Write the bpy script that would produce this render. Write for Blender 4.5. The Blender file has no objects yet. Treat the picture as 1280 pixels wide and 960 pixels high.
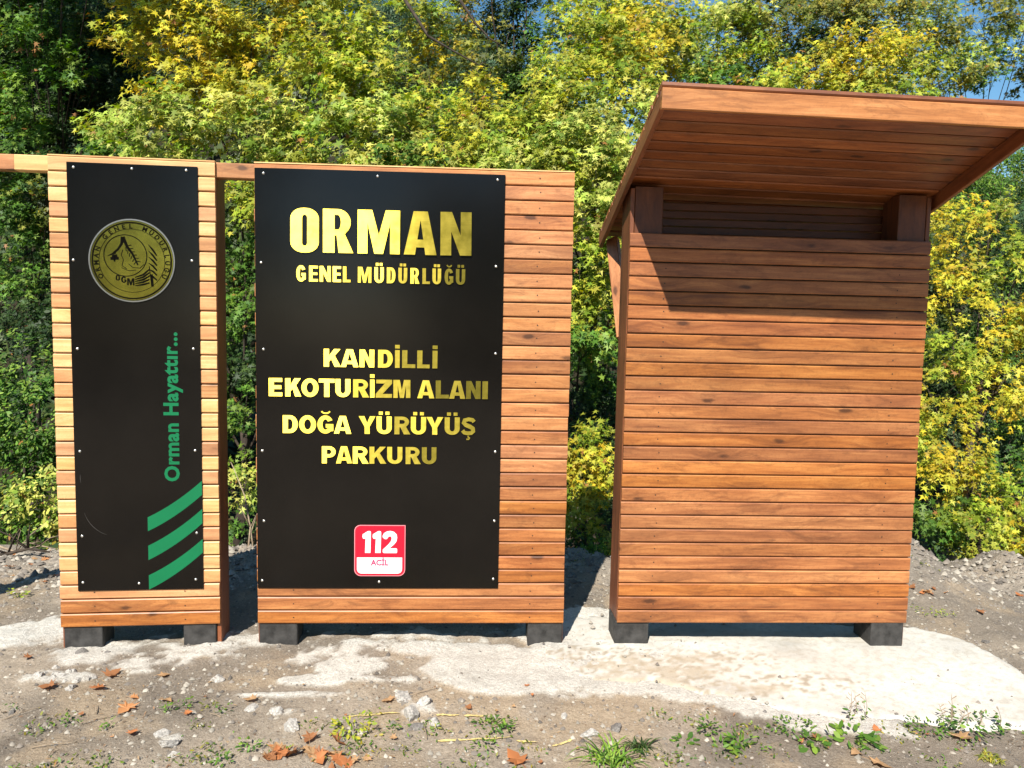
import bpy, bmesh, math, random
import numpy as np
from mathutils import Vector, Matrix
random.seed(7); rng = np.random.default_rng(11)
SC = bpy.context.scene; COL = SC.collection
R = math.radians

# ------------------------------------------------------------------ camera, sky, sun, exposure
CAM = Vector((0.0, -4.0366, 1.7413))
RT = Vector((0.99847984, -0.05164098, 0.01926699)); UP = Vector((-0.01492121, 0.08325598, 0.99641648)); FW = Vector((0.05306001, 0.99518925, -0.08235888))
FPX = 964.5
cd = bpy.data.cameras.new('camera'); cam = bpy.data.objects.new('camera', cd); COL.objects.link(cam)
cd.sensor_width = 36; cd.lens = FPX / 1280 * 36; cd.clip_start = 0.05; cd.clip_end = 600
M = Matrix((RT, UP, -FW)).transposed().to_4x4(); M.translation = CAM; cam.matrix_world = M
SC.camera = cam
SUN_AZ = R(19.0)        # the light travels towards +y and a little to +x
SUN_EL = R(47.0)
w = bpy.data.worlds.new('World'); SC.world = w; w.use_nodes = True
nt = w.node_tree; bg = nt.nodes['Background']; sk = nt.nodes.new('ShaderNodeTexSky'); sk.sky_type = 'NISHITA'; sk.sun_disc = False
sk.sun_elevation = SUN_EL; sk.sun_rotation = math.pi + SUN_AZ; sk.air_density = 1.0; sk.dust_density = 0.15; sk.ozone_density = 2.0
hsw = nt.nodes.new('ShaderNodeHueSaturation'); hsw.inputs['Saturation'].default_value = 1.22; hsw.inputs['Hue'].default_value = .490; nt.links.new(sk.outputs[0], hsw.inputs['Color']); nt.links.new(hsw.outputs[0], bg.inputs[0]); bg.inputs[1].default_value = 0.085
sl = bpy.data.lights.new('sun', 'SUN'); sl.energy = 5.0; sl.angle = R(0.5); sl.color = (1.0, 0.95, 0.86)
so = bpy.data.objects.new('sun', sl); COL.objects.link(so)
LD = Vector((math.sin(SUN_AZ) * math.cos(SUN_EL), math.cos(SUN_AZ) * math.cos(SUN_EL), -math.sin(SUN_EL)))
so.rotation_euler = LD.to_track_quat('-Z', 'Y').to_euler(); so.location = (-6, -12, 14)
SC.view_settings.view_transform = 'Standard'; SC.view_settings.look = 'None'; SC.view_settings.exposure = 0.80; SC.view_settings.gamma = 1

# ------------------------------------------------------------------ helpers
def P(px, py, depth):            # a point on the line of sight through a photo position, at a distance along the view
    return CAM + (FW + RT * ((px - 640) / FPX) + UP * ((480 - py) / FPX)) * depth
def G(px, py, z=0.0):            # a point on the ground
    d = FW + RT * ((px - 640) / FPX) + UP * ((480 - py) / FPX)
    return CAM + d * ((z - CAM.z) / d.z)
def tag(o, label=None, cat=None, group=None, kind=None):
    if label: o['label'] = label
    if cat: o['category'] = cat
    if group: o['group'] = group
    if kind: o['kind'] = kind
    return o
def link(name, me, mat=None, parent=None, loc=(0, 0, 0), rot=(0, 0, 0)):
    if mat is not None and me is not None and not me.materials: me.materials.append(mat)
    o = bpy.data.objects.new(name, me); COL.objects.link(o); o.location = loc; o.rotation_euler = rot
    if parent: o.parent = parent
    return o
def empty(name, loc=(0, 0, 0), rz=0.0):
    o = bpy.data.objects.new(name, None); COL.objects.link(o); o.location = loc; o.rotation_euler = (0, 0, rz); o.empty_display_size = 0.1
    return o
def bm_mesh(bm, name='mesh', smooth=False):
    me = bpy.data.meshes.new(name); bm.normal_update(); bm.to_mesh(me); bm.free()
    if smooth: me.polygons.foreach_set('use_smooth', [True] * len(me.polygons))
    return me
def bx(bm, x0, x1, y0, y1, z0, z1, bev=0.0):
    n0 = set(bm.verts)
    r = bmesh.ops.create_cube(bm, size=1); vs = r['verts']
    for v in vs: v.co = Vector(((x0 + x1) / 2 + v.co.x * (x1 - x0), (y0 + y1) / 2 + v.co.y * (y1 - y0), (z0 + z1) / 2 + v.co.z * (z1 - z0)))
    if bev:
        es = list({e for v in vs for e in v.link_edges})
        bmesh.ops.bevel(bm, geom=es, offset=bev, segments=1, affect='EDGES')
def box_mesh(x0, x1, y0, y1, z0, z1, bev=0.0):
    bm = bmesh.new(); bx(bm, x0, x1, y0, y1, z0, z1, bev); return bm_mesh(bm, 'box')
def plank_mesh(L, hgt, th, ch=0.005):     # board centred on its origin, length along x; long edges chamfered
    a, b, c = L / 2, th / 2, hgt / 2
    sec = [(-b, -c + ch), (-b, c - ch), (-b + ch * .8, c), (b - ch * .8, c), (b, c - ch), (b, -c + ch), (b - ch * .8, -c), (-b + ch * .8, -c)]
    vs = [(-a, y, z) for y, z in sec] + [(a, y, z) for y, z in sec]
    fs = [tuple(range(8)), tuple(reversed(range(8, 16)))] + [(i, i + 8, (i + 1) % 8 + 8, (i + 1) % 8) for i in range(8)]
    me = bpy.data.meshes.new('plank'); me.from_pydata(vs, [], fs)
    bm = bmesh.new(); bm.from_mesh(me); bmesh.ops.recalc_face_normals(bm, faces=bm.faces); bm.to_mesh(me); bm.free()
    return me
def tube(bm, pts, rad, n=7):
    rings = []
    for i, p in enumerate(pts):
        p = Vector(p); t = (Vector(pts[min(i + 1, len(pts) - 1)]) - Vector(pts[max(i - 1, 0)])).normalized()
        u = t.orthogonal().normalized() if i == 0 else (u0 - t * u0.dot(t)).normalized()
        u0 = u; v = t.cross(u); r = rad[i] if hasattr(rad, '__len__') else rad
        rings.append([bm.verts.new(p + (u * math.cos(2 * math.pi * k / n) + v * math.sin(2 * math.pi * k / n)) * r) for k in range(n)])
    for a, b in zip(rings, rings[1:]):
        for k in range(n): bm.faces.new((a[k], a[(k + 1) % n], b[(k + 1) % n], b[k]))
    bm.faces.new(list(reversed(rings[0]))); bm.faces.new(rings[-1])
def np_mesh(name, verts, loops, sizes, cols=None, smooth=False):
    me = bpy.data.meshes.new(name); nv = len(verts)
    me.vertices.add(nv); me.vertices.foreach_set('co', np.ascontiguousarray(verts, np.float32).ravel())
    me.loops.add(len(loops)); me.loops.foreach_set('vertex_index', np.ascontiguousarray(loops, np.int32))
    me.polygons.add(len(sizes)); st = np.concatenate([[0], np.cumsum(sizes)[:-1]]).astype(np.int32)
    me.polygons.foreach_set('loop_start', st)
    if cols is not None:
        at = me.color_attributes.new('Col', 'FLOAT_COLOR', 'POINT')
        c = np.ones((nv, 4), np.float32); c[:, :cols.shape[1]] = cols; at.data.foreach_set('color', c.ravel())
    me.update(calc_edges=True)
    if smooth: me.polygons.foreach_set('use_smooth', np.ones(len(sizes), bool))
    return me
def vnoise(x, y, seed=0):
    xi = np.floor(x).astype(np.int64); yi = np.floor(y).astype(np.int64); xf = x - xi; yf = y - yi
    def h(a, b):
        n = (a * 374761393 + b * 668265263 + seed * 974634777) & 0x7fffffff
        n = ((n ^ (n >> 13)) * 1274126177) & 0x7fffffff
        return ((n ^ (n >> 16)) & 0xffff) / 65535.0
    u = xf * xf * (3 - 2 * xf); v = yf * yf * (3 - 2 * yf)
    return (h(xi, yi) * (1 - u) + h(xi + 1, yi) * u) * (1 - v) + (h(xi, yi + 1) * (1 - u) + h(xi + 1, yi + 1) * u) * v
def fbm(x, y, o=4, seed=0):
    s = 0; a = .5; f = 1
    for i in range(o): s = s + a * vnoise(x * f, y * f, seed + i * 17); a *= .5; f *= 2.03
    return s
sstep = lambda a, b, x: (lambda t: t * t * (3 - 2 * t))(np.clip((x - a) / (b - a), 0, 1))

# ------------------------------------------------------------------ materials
def newmat(name):
    m = bpy.data.materials.new(name); m.use_nodes = True; n = m.node_tree; b = n.nodes['Principled BSDF']; return m, n, b
def N(n, t, **k):
    x = n.nodes.new(t)
    for a, v in k.items():
        if hasattr(x, a) and not isinstance(v, tuple): setattr(x, a, v)
    return x
def mixc(n, fac, a, b, mode='MIX'):
    x = n.nodes.new('ShaderNodeMix'); x.data_type = 'RGBA'; x.blend_type = mode
    for s, v in ((x.inputs[0], fac), (x.inputs[6], a), (x.inputs[7], b)):
        if isinstance(v, (int, float)): s.default_value = v
        elif isinstance(v, tuple): s.default_value = (*v, 1)
        else: n.links.new(v, s)
    return x.outputs[2]
def mth(n, op, a, b=0.0, c=None):
    x = n.nodes.new('ShaderNodeMath'); x.operation = op
    for i, v in enumerate((a, b, c)):
        if v is None: continue
        if isinstance(v, (int, float)): x.inputs[i].default_value = v
        else: n.links.new(v, x.inputs[i])
    return x.outputs[0]
def maprange(n, v, a, b, c=0.0, d=1.0):
    x = n.nodes.new('ShaderNodeMapRange'); n.links.new(v, x.inputs[0])
    for i, q in enumerate((a, b, c, d)): x.inputs[i + 1].default_value = q
    return x.outputs[0]
def vscale(n, vec, s, off=None):
    x = n.nodes.new('ShaderNodeVectorMath'); x.operation = 'MULTIPLY_ADD'; n.links.new(vec, x.inputs[0]); x.inputs[1].default_value = s
    if off is not None: n.links.new(off, x.inputs[2])
    return x.outputs[0]
def noise(n, vec, scale=1.0, detail=3.0, rough=.55, dist=0.0):
    x = n.nodes.new('ShaderNodeTexNoise'); n.links.new(vec, x.inputs['Vector'])
    x.inputs['Scale'].default_value = scale; x.inputs['Detail'].default_value = detail; x.inputs['Roughness'].default_value = rough; x.inputs['Distortion'].default_value = dist
    return x.outputs['Fac']
def wood(name, c_dark, c_mid, c_light, rough=.5, grain=1.0, vary=.5, coat=.15):
    m, n, b = newmat(name)
    tc = N(n, 'ShaderNodeTexCoord').outputs['Object']; oi = N(n, 'ShaderNodeObjectInfo'); rnd = oi.outputs['Random']
    off = n.nodes.new('ShaderNodeCombineXYZ'); n.links.new(mth(n, 'MULTIPLY', rnd, 37.0), off.inputs[0]); n.links.new(mth(n, 'MULTIPLY', rnd, 91.0), off.inputs[2]); n.links.new(mth(n, 'MULTIPLY', rnd, 13.0), off.inputs[1])
    base = vscale(n, tc, (1, 1, 1), off.outputs[0])
    # knots
    vo = n.nodes.new('ShaderNodeTexVoronoi'); n.links.new(vscale(n, base, (2.3, 3.0, 6.5)), vo.inputs['Vector']); vo.inputs['Scale'].default_value = 1.0
    kd = mth(n, 'ADD', vo.outputs['Distance'], mth(n, 'MULTIPLY', mth(n, 'SUBTRACT', noise(n, vscale(n, base, (18, 18, 30)), 1, 2), .5), .10))
    halo = maprange(n, kd, .42, .06); core = maprange(n, kd, .10, .05)
    # grain warped round knots
    warp = n.nodes.new('ShaderNodeCombineXYZ'); n.links.new(mth(n, 'MULTIPLY', halo, 1.6), warp.inputs[2])
    gv = vscale(n, base, (2.2, 14, 40), warp.outputs[0])
    g1 = noise(n, gv, 1, 5, .62, .35)
    gv2 = vscale(n, base, (9, 60, 260)); g2 = noise(n, gv2, 1, 3, .6)
    broad = noise(n, vscale(n, base, (1.6, 4, 9)), 1, 3, .6, .6)
    blot = noise(n, vscale(n, base, (4.5, 8, 14)), 1, 5, .7, 1.2)
    f = mth(n, 'ADD', mth(n, 'MULTIPLY', g1, .62), mth(n, 'MULTIPLY', broad, .38))
    cr = n.nodes.new('ShaderNodeValToRGB'); n.links.new(f, cr.inputs[0]); e = cr.color_ramp.elements
    e[0].position = .31; e[0].color = (*c_dark, 1); e[1].position = .66; e[1].color = (*c_light, 1); q = e.new(.48); q.color = (*c_mid, 1)
    col = cr.outputs[0]
    col = mixc(n, mth(n, 'MULTIPLY', maprange(n, g2, .48, .66), .34 * grain), col, c_dark); g3 = noise(n, vscale(n, base, (60, 60, 60)), 1, 4, .7)
    col = mixc(n, mth(n, 'MULTIPLY', maprange(n, g3, .50, .72), .28), col, tuple(x * .8 for x in c_dark))
    col = mixc(n, mth(n, 'MULTIPLY', maprange(n, blot, .52, .70), .55 * grain), col, tuple(x * .62 for x in c_dark))
    col = mixc(n, mth(n, 'MULTIPLY', halo, .40), col, tuple(x * .8 for x in c_dark))
    col = mixc(n, mth(n, 'MULTIPLY', core, .8), col, tuple(x * .28 for x in c_dark))
    hv = n.nodes.new('ShaderNodeHueSaturation'); n.links.new(col, hv.inputs['Color'])
    n.links.new(maprange(n, mth(n, 'FRACT', mth(n, 'MULTIPLY', rnd, 7.31)), 0, 1, .497, .503), hv.inputs['Hue'])
    n.links.new(maprange(n, mth(n, 'FRACT', mth(n, 'MULTIPLY', rnd, 3.77)), 0, 1, 1 - vary * .10, 1 + vary * .04), hv.inputs['Saturation'])
    n.links.new(maprange(n, rnd, 0, 1, 1 - vary * .34, 1 + vary * .26), hv.inputs['Value'])
    n.links.new(hv.outputs[0], b.inputs['Base Color'])
    b.inputs['Roughness'].default_value = rough; b.inputs['Coat Weight'].default_value = coat; b.inputs['Coat Roughness'].default_value = .35
    bp = n.nodes.new('ShaderNodeBump'); bp.inputs['Strength'].default_value = .35; bp.inputs['Distance'].default_value = .002
    n.links.new(mth(n, 'ADD', g1, mth(n, 'MULTIPLY', g2, .5)), bp.inputs['Height']); n.links.new(bp.outputs[0], b.inputs['Normal'])
    return m
W_ORANGE = wood('stained_wood', (.155, .045, .011), (.36, .120, .029), (.54, .215, .060), vary=.55)
W_PINK = wood('light_stained_wood', (.24, .082, .023), (.46, .180, .056), (.66, .30, .110), vary=.5)
W_SALMON = wood('salmon_wood', (.36, .150, .055), (.58, .275, .110), (.74, .40, .18), vary=.45, grain=.5)
W_PALE = wood('pale_wood', (.50, .235, .075), (.74, .42, .150), (.86, .58, .26), vary=.35, grain=.35)
W_ROOF = wood('roof_wood', (.13, .036, .010), (.27, .080, .020), (.40, .135, .036), vary=.7)  # stain darkened to deepen the shade on the roof's underside
W_SHADED = wood('shade_darkened_wood', (.06, .018, .007), (.12, .037, .013), (.18, .058, .02), vary=.4)  # brown wood darkened to paint in the shade under the roof
W_RED = wood('red_brown_wood', (.11, .034, .014), (.21, .066, .024), (.32, .105, .037), vary=.4)
def simple(name, col, rough=.5, metal=0.0, spec=.5, nz=0.0, nscale=20.0, bump=0.0):
    m, n, b = newmat(name); b.inputs['Roughness'].default_value = rough; b.inputs['Metallic'].default_value = metal; b.inputs['Specular IOR Level'].default_value = spec
    tc = N(n, 'ShaderNodeTexCoord').outputs['Object']; f = noise(n, tc, nscale, 5, .6)
    n.links.new(mixc(n, maprange(n, f, .3, .7), tuple(c * (1 - nz) for c in col), tuple(min(1, c * (1 + nz)) for c in col)), b.inputs['Base Color'])
    if bump:
        bp = n.nodes.new('ShaderNodeBump'); bp.inputs['Strength'].default_value = bump; bp.inputs['Distance'].default_value = .003; n.links.new(f, bp.inputs['Height']); n.links.new(bp.outputs[0], b.inputs['Normal'])
    return m
M_PANEL = simple('black_composite_panel', (.005, .0042, .0036), .16, 0, .34, .25, 3)
def gold_mat():
    m, n, b = newmat('brushed_brass'); tc = N(n, 'ShaderNodeTexCoord').outputs['Object']
    g = noise(n, vscale(n, tc, (3, 3, 900)), 1, 3, .6); k = noise(n, tc, 14, 3, .6)
    col = mixc(n, maprange(n, k, .35, .65), (.36, .285, .035), (.54, .43, .065)); n.links.new(mixc(n, maprange(n, g, .35, .65, 0, .35), col, (.25, .19, .03)), b.inputs['Base Color'])
    b.inputs['Metallic'].default_value = 1; n.links.new(maprange(n, k, .3, .7, .38, .46), b.inputs['Roughness']); b.inputs['Anisotropic'].default_value = 1.0; tg = n.nodes.new('ShaderNodeCombineXYZ'); tg.inputs[2].default_value = 1; n.links.new(tg.outputs[0], b.inputs['Tangent'])
    bp = n.nodes.new('ShaderNodeBump'); bp.inputs['Strength'].default_value = .15; bp.inputs['Distance'].default_value = .0004; n.links.new(g, bp.inputs['Height']); n.links.new(bp.outputs[0], b.inputs['Normal'])
    return m
M_GOLD = gold_mat()
M_GOLDD = simple('dull_brass', (.40, .335, .055), .24, 1, .5, .3, 9)
M_RIM = simple('emblem_rim_metal', (.42, .40, .36), .35, 1)
M_STEEL = simple('steel_screw', (.75, .73, .68), .3, .9)
M_RUST = simple('dark_screw_head', (.03, .018, .012), .6)
M_INK = simple('black_print', (.004, .0035, .002), .9, 0, .05)
M_GREEN = simple('green_vinyl', (.003, .15, .055), .4, 0, .4, .06, 6)
M_RED = simple('red_vinyl', (.72, .008, .03), .38, 0, .4, .05, 6)
M_WHITE = simple('white_vinyl', (.80, .78, .77), .4, 0, .4, .03, 6)
M_PINKV = simple('pale_red_outline', (.80, .25, .28), .4)
M_MAG = simple('magenta_vinyl', (.42, .03, .12), .4)
M_BASE = simple('dark_grey_painted_base', (.040, .038, .036), .65, 0, .35, .55, 18, .8)
M_STONE = simple('pale_stone', (.36, .335, .30), .9, 0, .2, .5, 4, 1.0)
M_STONED = simple('grey_stone', (.17, .155, .14), .9, 0, .2, .5, 4, 1.0)
def attr_leaf(name, trans=.35, rough=.45, spec=.4):
    m, n, b = newmat(name); a = n.nodes.new('ShaderNodeAttribute'); a.attribute_name = 'Col'
    n.links.new(a.outputs['Color'], b.inputs['Base Color']); b.inputs['Roughness'].default_value = rough; b.inputs['Specular IOR Level'].default_value = spec
    t = n.nodes.new('ShaderNodeBsdfTranslucent'); hs = n.nodes.new('ShaderNodeHueSaturation'); hs.inputs['Saturation'].default_value = 1.2; hs.inputs['Value'].default_value = 1.3
    n.links.new(a.outputs['Color'], hs.inputs['Color']); n.links.new(hs.outputs[0], t.inputs[0])
    mx = n.nodes.new('ShaderNodeMixShader'); mx.inputs[0].default_value = trans; n.links.new(b.outputs[0], mx.inputs[1]); n.links.new(t.outputs[0], mx.inputs[2])
    n.links.new(mx.outputs[0], n.nodes['Material Output'].inputs[0]); return m
M_LEAF = attr_leaf('leaf', .30, .5, .25); M_DRY = attr_leaf('dry_leaf', .15, .6, .25); M_WEED = attr_leaf('weed_leaf', .3, .5, .3)
M_BARK = simple('bark', (.055, .042, .032), .9, 0, .2, .5, 14, 1.0)
M_TWIG = simple('dry_twig', (.30, .23, .16), .8, 0, .2, .3, 30)
def ground_mat(name='ground_dirt'):
    m, n, b = newmat(name); a = n.nodes.new('ShaderNodeAttribute'); a.attribute_name = 'Col'
    tc = N(n, 'ShaderNodeTexCoord').outputs['Object']
    f1 = noise(n, tc, 70, 6, .7); f2 = noise(n, tc, 260, 3, .6); f3 = noise(n, tc, 9, 5, .6)
    col = mixc(n, maprange(n, f1, .35, .68), mixc(n, 1.0, a.outputs['Color'], (.62, .60, .58), 'MULTIPLY'), a.outputs['Color'])
    col = mixc(n, maprange(n, f2, .55, .72, 0, .5), col, mixc(n, 1.0, a.outputs['Color'], (1.45, 1.45, 1.45), 'MULTIPLY'))
    col = mixc(n, maprange(n, f3, .5, .7, 0, .28), col, mixc(n, 1.0, a.outputs['Color'], (.45, .42, .40), 'MULTIPLY'))
    n.links.new(col, b.inputs['Base Color']); b.inputs['Roughness'].default_value = .95; b.inputs['Specular IOR Level'].default_value = .15
    bp = n.nodes.new('ShaderNodeBump'); bp.inputs['Strength'].default_value = .9; bp.inputs['Distance'].default_value = .014
    n.links.new(mth(n, 'ADD', f1, mth(n, 'MULTIPLY', f2, .5)), bp.inputs['Height']); n.links.new(bp.outputs[0], b.inputs['Normal']); return m
M_GROUND = ground_mat()
def pad_mat():
    m, n, b = newmat('pale_cement'); a = n.nodes.new('ShaderNodeAttribute'); a.attribute_name = 'Col'
    tc = N(n, 'ShaderNodeTexCoord').outputs['Object']; f1 = noise(n, tc, 45, 5, .65); f2 = noise(n, tc, 150, 3, .6)
    col = mixc(n, maprange(n, f1, .52, .72, 0, .45), a.outputs['Color'], (.30, .27, .23)); col = mixc(n, maprange(n, f2, .56, .72, 0, .6), col, (.24, .22, .19))
    n.links.new(col, b.inputs['Base Color']); b.inputs['Roughness'].default_value = .9
    bp = n.nodes.new('ShaderNodeBump'); bp.inputs['Strength'].default_value = .6; bp.inputs['Distance'].default_value = .004; n.links.new(f1, bp.inputs['Height']); n.links.new(bp.outputs[0], b.inputs['Normal']); return m
M_PAD = pad_mat()

# ------------------------------------------------------------------ terrain
def crest_y(x): return 1.45 + .25 * (fbm(x * .8 + 9, x * 0, 2, 5) - .4) + .25 * sstep(-1, -3, x)
def terrain(x, y, fine=True):
    x = np.asarray(x, float); y = np.asarray(y, float)
    z = -.022 * sstep(-.2, .6, x) - .028 * sstep(.8, 2.6, x)
    cy = crest_y(x)
    hgt = .02 + .25 * np.exp(-((x - 3.08) / .36) ** 2) - .12 * sstep(3.3, 3.7, x) + .14 * np.exp(-((x - 4.3) / .3) ** 2) - .05 * sstep(-2, -3, x) + .12 * (fbm(x * 1.7, y * 1.1, 3, 3) - .45)
    up = sstep(cy - 1.25, cy, y)
    z = z + up * hgt + up * .15 * (fbm(x * 4.2, y * 4.2, 4, 13) - .45) * (1 - sstep(3.5, 5, y))
    z = z - sstep(cy + .05, cy + 3.0, y) * 1.7
    far = sstep(7.5, 24, y); hillh = 12.5 - 5.0 * sstep(-3, 8, x) + 2.5 * fbm(x * .12, y * .1, 2, 8)
    z = z + far * hillh
    if fine:
        near = 1 - sstep(3.5, 6, y)
        z = z + near * (.034 * (fbm(x * 2.2, y * 2.2, 3, 1) - .45) + .020 * (fbm(x * 9, y * 9, 3, 2) - .45) + (.012 + .03 * up) * (fbm(x * 30, y * 30, 2, 4) - .4))
    return z
def Zt(x, y): return float(terrain(np.array([x]), np.array([y]))[0])
padpx = [(662, 776), (705, 774), (760, 775), (900, 778), (1143, 782), (1180, 790), (1215, 803), (1251, 821), (1290, 846), (1330, 880), (1310, 905), (1240, 908), (1150, 903), (1060, 903), (990, 893), (940, 878), (890, 868), (830, 858), (770, 858), (715, 852), (680, 830)]
poly = [G(a, b, -.03) for a, b in padpx]; poly = [(p.x, p.y) for p in poly]
def inside_d(X, Y, poly):       # signed distance to a polygon, positive inside
    d = np.full(X.shape, 1e9); ins = np.zeros(X.shape, bool); n = len(poly)
    for i in range(n):
        (x0, y0), (x1, y1) = poly[i], poly[(i + 1) % n]
        t = np.clip(((X - x0) * (x1 - x0) + (Y - y0) * (y1 - y0)) / ((x1 - x0) ** 2 + (y1 - y0) ** 2), 0, 1)
        d = np.minimum(d, np.hypot(X - x0 - t * (x1 - x0), Y - y0 - t * (y1 - y0)))
        c = ((y0 > Y) != (y1 > Y)) & (X < (x1 - x0) * (Y - y0) / (y1 - y0 + 1e-12) + x0); ins ^= c
    return np.where(ins, d, -d)
def blobmask(x, y, blobs):
    m = np.zeros_like(x)
    for (px, py, rx, ry, s) in blobs:
        c = G(px, py); m = np.maximum(m, s * np.clip(1.25 - ((x - c.x) / rx) ** 2 - ((y - c.y) / ry) ** 2, 0, 1))
    return m
CEM = [(60, 792, .34, .26, .9), (110, 815, .32, .20, .85), (20, 800, .35, .2, .6), (150, 828, .22, .12, .7), (75, 846, .22, .10, .95), (440, 832, .24, .16, .85), (400, 850, .26, .07, .9), (375, 868, .36, .035, .8), (520, 812, .5, .10, .6),
       (640, 835, .50, .28, 1.4), (600, 812, .7, .12, 1.0), (470, 850, .35, .06, .7), (700, 825, .4, .2, 1.2), (690, 862, .3, .08, .6), (215, 925, .08, .05, .7), (330, 822, .22, .05, .5), (190, 838, .22, .06, .35), (740, 830, .5, .26, .7), (525, 885, .10, .14, .55), (780, 858, .4, .09, .5), (350, 890, .2, .05, .4)]
def ground_grid(xs, ys):
    X, Y = np.meshgrid(xs, ys); Z = terrain(X, Y)
    n1 = fbm(X * 5, Y * 5, 4, 21); n2 = fbm(X * 22, Y * 22, 3, 22)
    cm = blobmask(X, Y, CEM); pdm = inside_d(X, Y, poly); cm = np.maximum(cm, 1.0 * (1 - sstep(.0, .26, -pdm)) * (1 - .75 * sstep(1.7, 2.4, X))); cm = np.maximum(cm, .60 * (1 - sstep(.14, .34, abs(Y + .04))) * (X > -2.3) * (X < .8))
    cem = sstep(.42, .62, cm * .85 + (n1 - .45) * .9 + (n2 - .45) * .55) * (cm > .02)
    Z = Z + .010 * cem
    dirt = np.array([.47, .39, .30]); dark = np.array([.28, .235, .185]); warm = np.array([.51, .39, .26]); cemc = np.array([.76, .72, .64]); litter = np.array([.035, .030, .018])
    big = sstep(.30, .56, fbm(X * 1.4, Y * 1.4, 4, 31))[..., None]; wm = sstep(.45, .62, fbm(X * 3 + 7, Y * 3, 4, 33))[..., None]
    c = dirt * (1 - big) + dark * big; c = c * (1 - wm * .6) + warm * wm * .6
    berm = sstep(-.1, .9, Y - crest_y(X) + 1.0)[..., None]; c = c * (1 - berm * .45) + np.array([.36, .33, .29]) * berm * .45
    c = c * (1 - cem[..., None]) + cemc * cem[..., None] * (.8 + .3 * n1[..., None])
    lit = sstep(0.2, 1.2, Y - crest_y(X))[..., None]; c = c * (1 - lit) + litter * lit
    ny, nx = X.shape; idx = np.arange(nx * ny).reshape(ny, nx)
    q = np.stack([idx[:-1, :-1], idx[:-1, 1:], idx[1:, 1:], idx[1:, :-1]], -1).reshape(-1)
    return np_mesh('ground', np.stack([X, Y, Z], -1).reshape(-1, 3), q, np.full(len(q) // 4, 4), c.reshape(-1, 3), True)
def axis(segs):
    out = []
    for a, b, st in segs: out += list(np.arange(a, b - 1e-6, st))
    return np.array(out + [segs[-1][1]])
xs = axis([(-70, -14, 4), (-14, -5, .5), (-5, -2.9, .08), (-2.9, 3.6, .016), (3.6, 4.8, .04), (4.8, 5.6, .08), (5.6, 15, .5), (15, 75, 4)])
ys = axis([(-60, -12, 4), (-12, -3, .5), (-3, -1.5, .08), (-1.5, 2.0, .016), (2.0, 4, .07), (4, 32, .5), (32, 90, 4)])
tag(link('ground', ground_grid(xs, ys), M_GROUND), 'stony brown dirt ground with pale cement spills and a low earth bank behind', kind='structure')
# pale cement pad under the kiosk
def pad_mesh():
    xs = np.arange(.2, 3.3, .018); ys = np.arange(-1.1, .7, .018); X, Y = np.meshgrid(xs, ys)
    D = inside_d(X, Y, poly) + (.07 + .16 * sstep(1.9, .5, X)) * (fbm(X * 7, Y * 7, 4, 41) - .45) + .05 * (fbm(X * 26, Y * 26, 2, 42) - .45)
    base = -.022 * sstep(-.2, .6, X) - .028 * sstep(.8, 2.6, X)
    Z = base + (.022 + .008 * sstep(1.2, 2.2, X)) * sstep(-.03, .03, D) + .010 * (fbm(X * 3, Y * 3, 2, 43) - .45) + .008 * (fbm(X * 25, Y * 25, 3, 44) - .4) - .06 * sstep(0.0, -.05, D) - .006
    c1 = np.array([.53, .50, .44]); st = np.array([.36, .29, .20])
    stm = blobmask(X, Y, [(820, 830, .55, .20, 1.1), (890, 822, .4, .12, .9), (790, 855, .5, .2, 1.1), (910, 858, .4, .1, .9), (990, 850, .5, .14, .6), (740, 820, .3, .2, .8)])
    s = sstep(.38, .72, stm * .52 + (fbm(X * 12, Y * 16, 4, 46) - .4) * .9 + (fbm(X * 50, Y * 50, 2, 47) - .37) * .6) * (stm > .02)
    c = c1 * (.70 + .55 * fbm(X * 4, Y * 4, 4, 48)[..., None]); gr = sstep(.46, .60, fbm(X * 40, Y * 40, 3, 52))[..., None] * (.32 + .55 * sstep(.1, .6, stm)[..., None]); c = c * (1 - gr) + st * .8 * gr; c = c * (1 - .75 * s[..., None]) + st * .75 * s[..., None]
    idx = np.arange(X.size).reshape(X.shape); keep = (D[:-1, :-1] > -.05) | (D[1:, 1:] > -.05)
    q = np.stack([idx[:-1, :-1], idx[:-1, 1:], idx[1:, 1:], idx[1:, :-1]], -1)[keep].reshape(-1)
    used = np.unique(q); mp = np.zeros(X.size, int); mp[used] = np.arange(len(used))
    V = np.stack([X, Y, Z], -1).reshape(-1, 3)[used]
    return np_mesh('pad', V, mp[q], np.full(len(q) // 4, 4), c.reshape(-1, 3)[used], True)
tag(link('concrete_pad', pad_mesh(), M_PAD), 'pale rough cement pad poured under the roofed wooden kiosk', kind='structure')

# ------------------------------------------------------------------ lettering (own outlines, so it needs no font file)
def arc(cx, cy, rx, ry, a0, a1, n=10, e=1.0):
    o = []
    for i in range(n + 1):
        a = R(a0 + (a1 - a0) * i / n); c, s = math.cos(a), math.sin(a)
        o.append((cx + rx * math.copysign(abs(c) ** e, c), cy + ry * math.copysign(abs(s) ** e, s)))
    return o
def stroke(pts, wd, cap=False):
    L, Rr = [], []
    for i, p in enumerate(pts):
        a = pts[max(i - 1, 0)]; b = pts[min(i + 1, len(pts) - 1)]; tx, ty = b[0] - a[0], b[1] - a[1]; l = math.hypot(tx, ty) or 1
        ww = wd[i] if hasattr(wd, '__len__') else wd
        nx, ny = -ty / l * ww / 2, tx / l * ww / 2; L.append((p[0] + nx, p[1] + ny)); Rr.append((p[0] - nx, p[1] - ny))
    return L + Rr[::-1]
def rect(x0, y0, x1, y1): return [(x0, y0), (x1, y0), (x1, y1), (x0, y1)]
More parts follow.
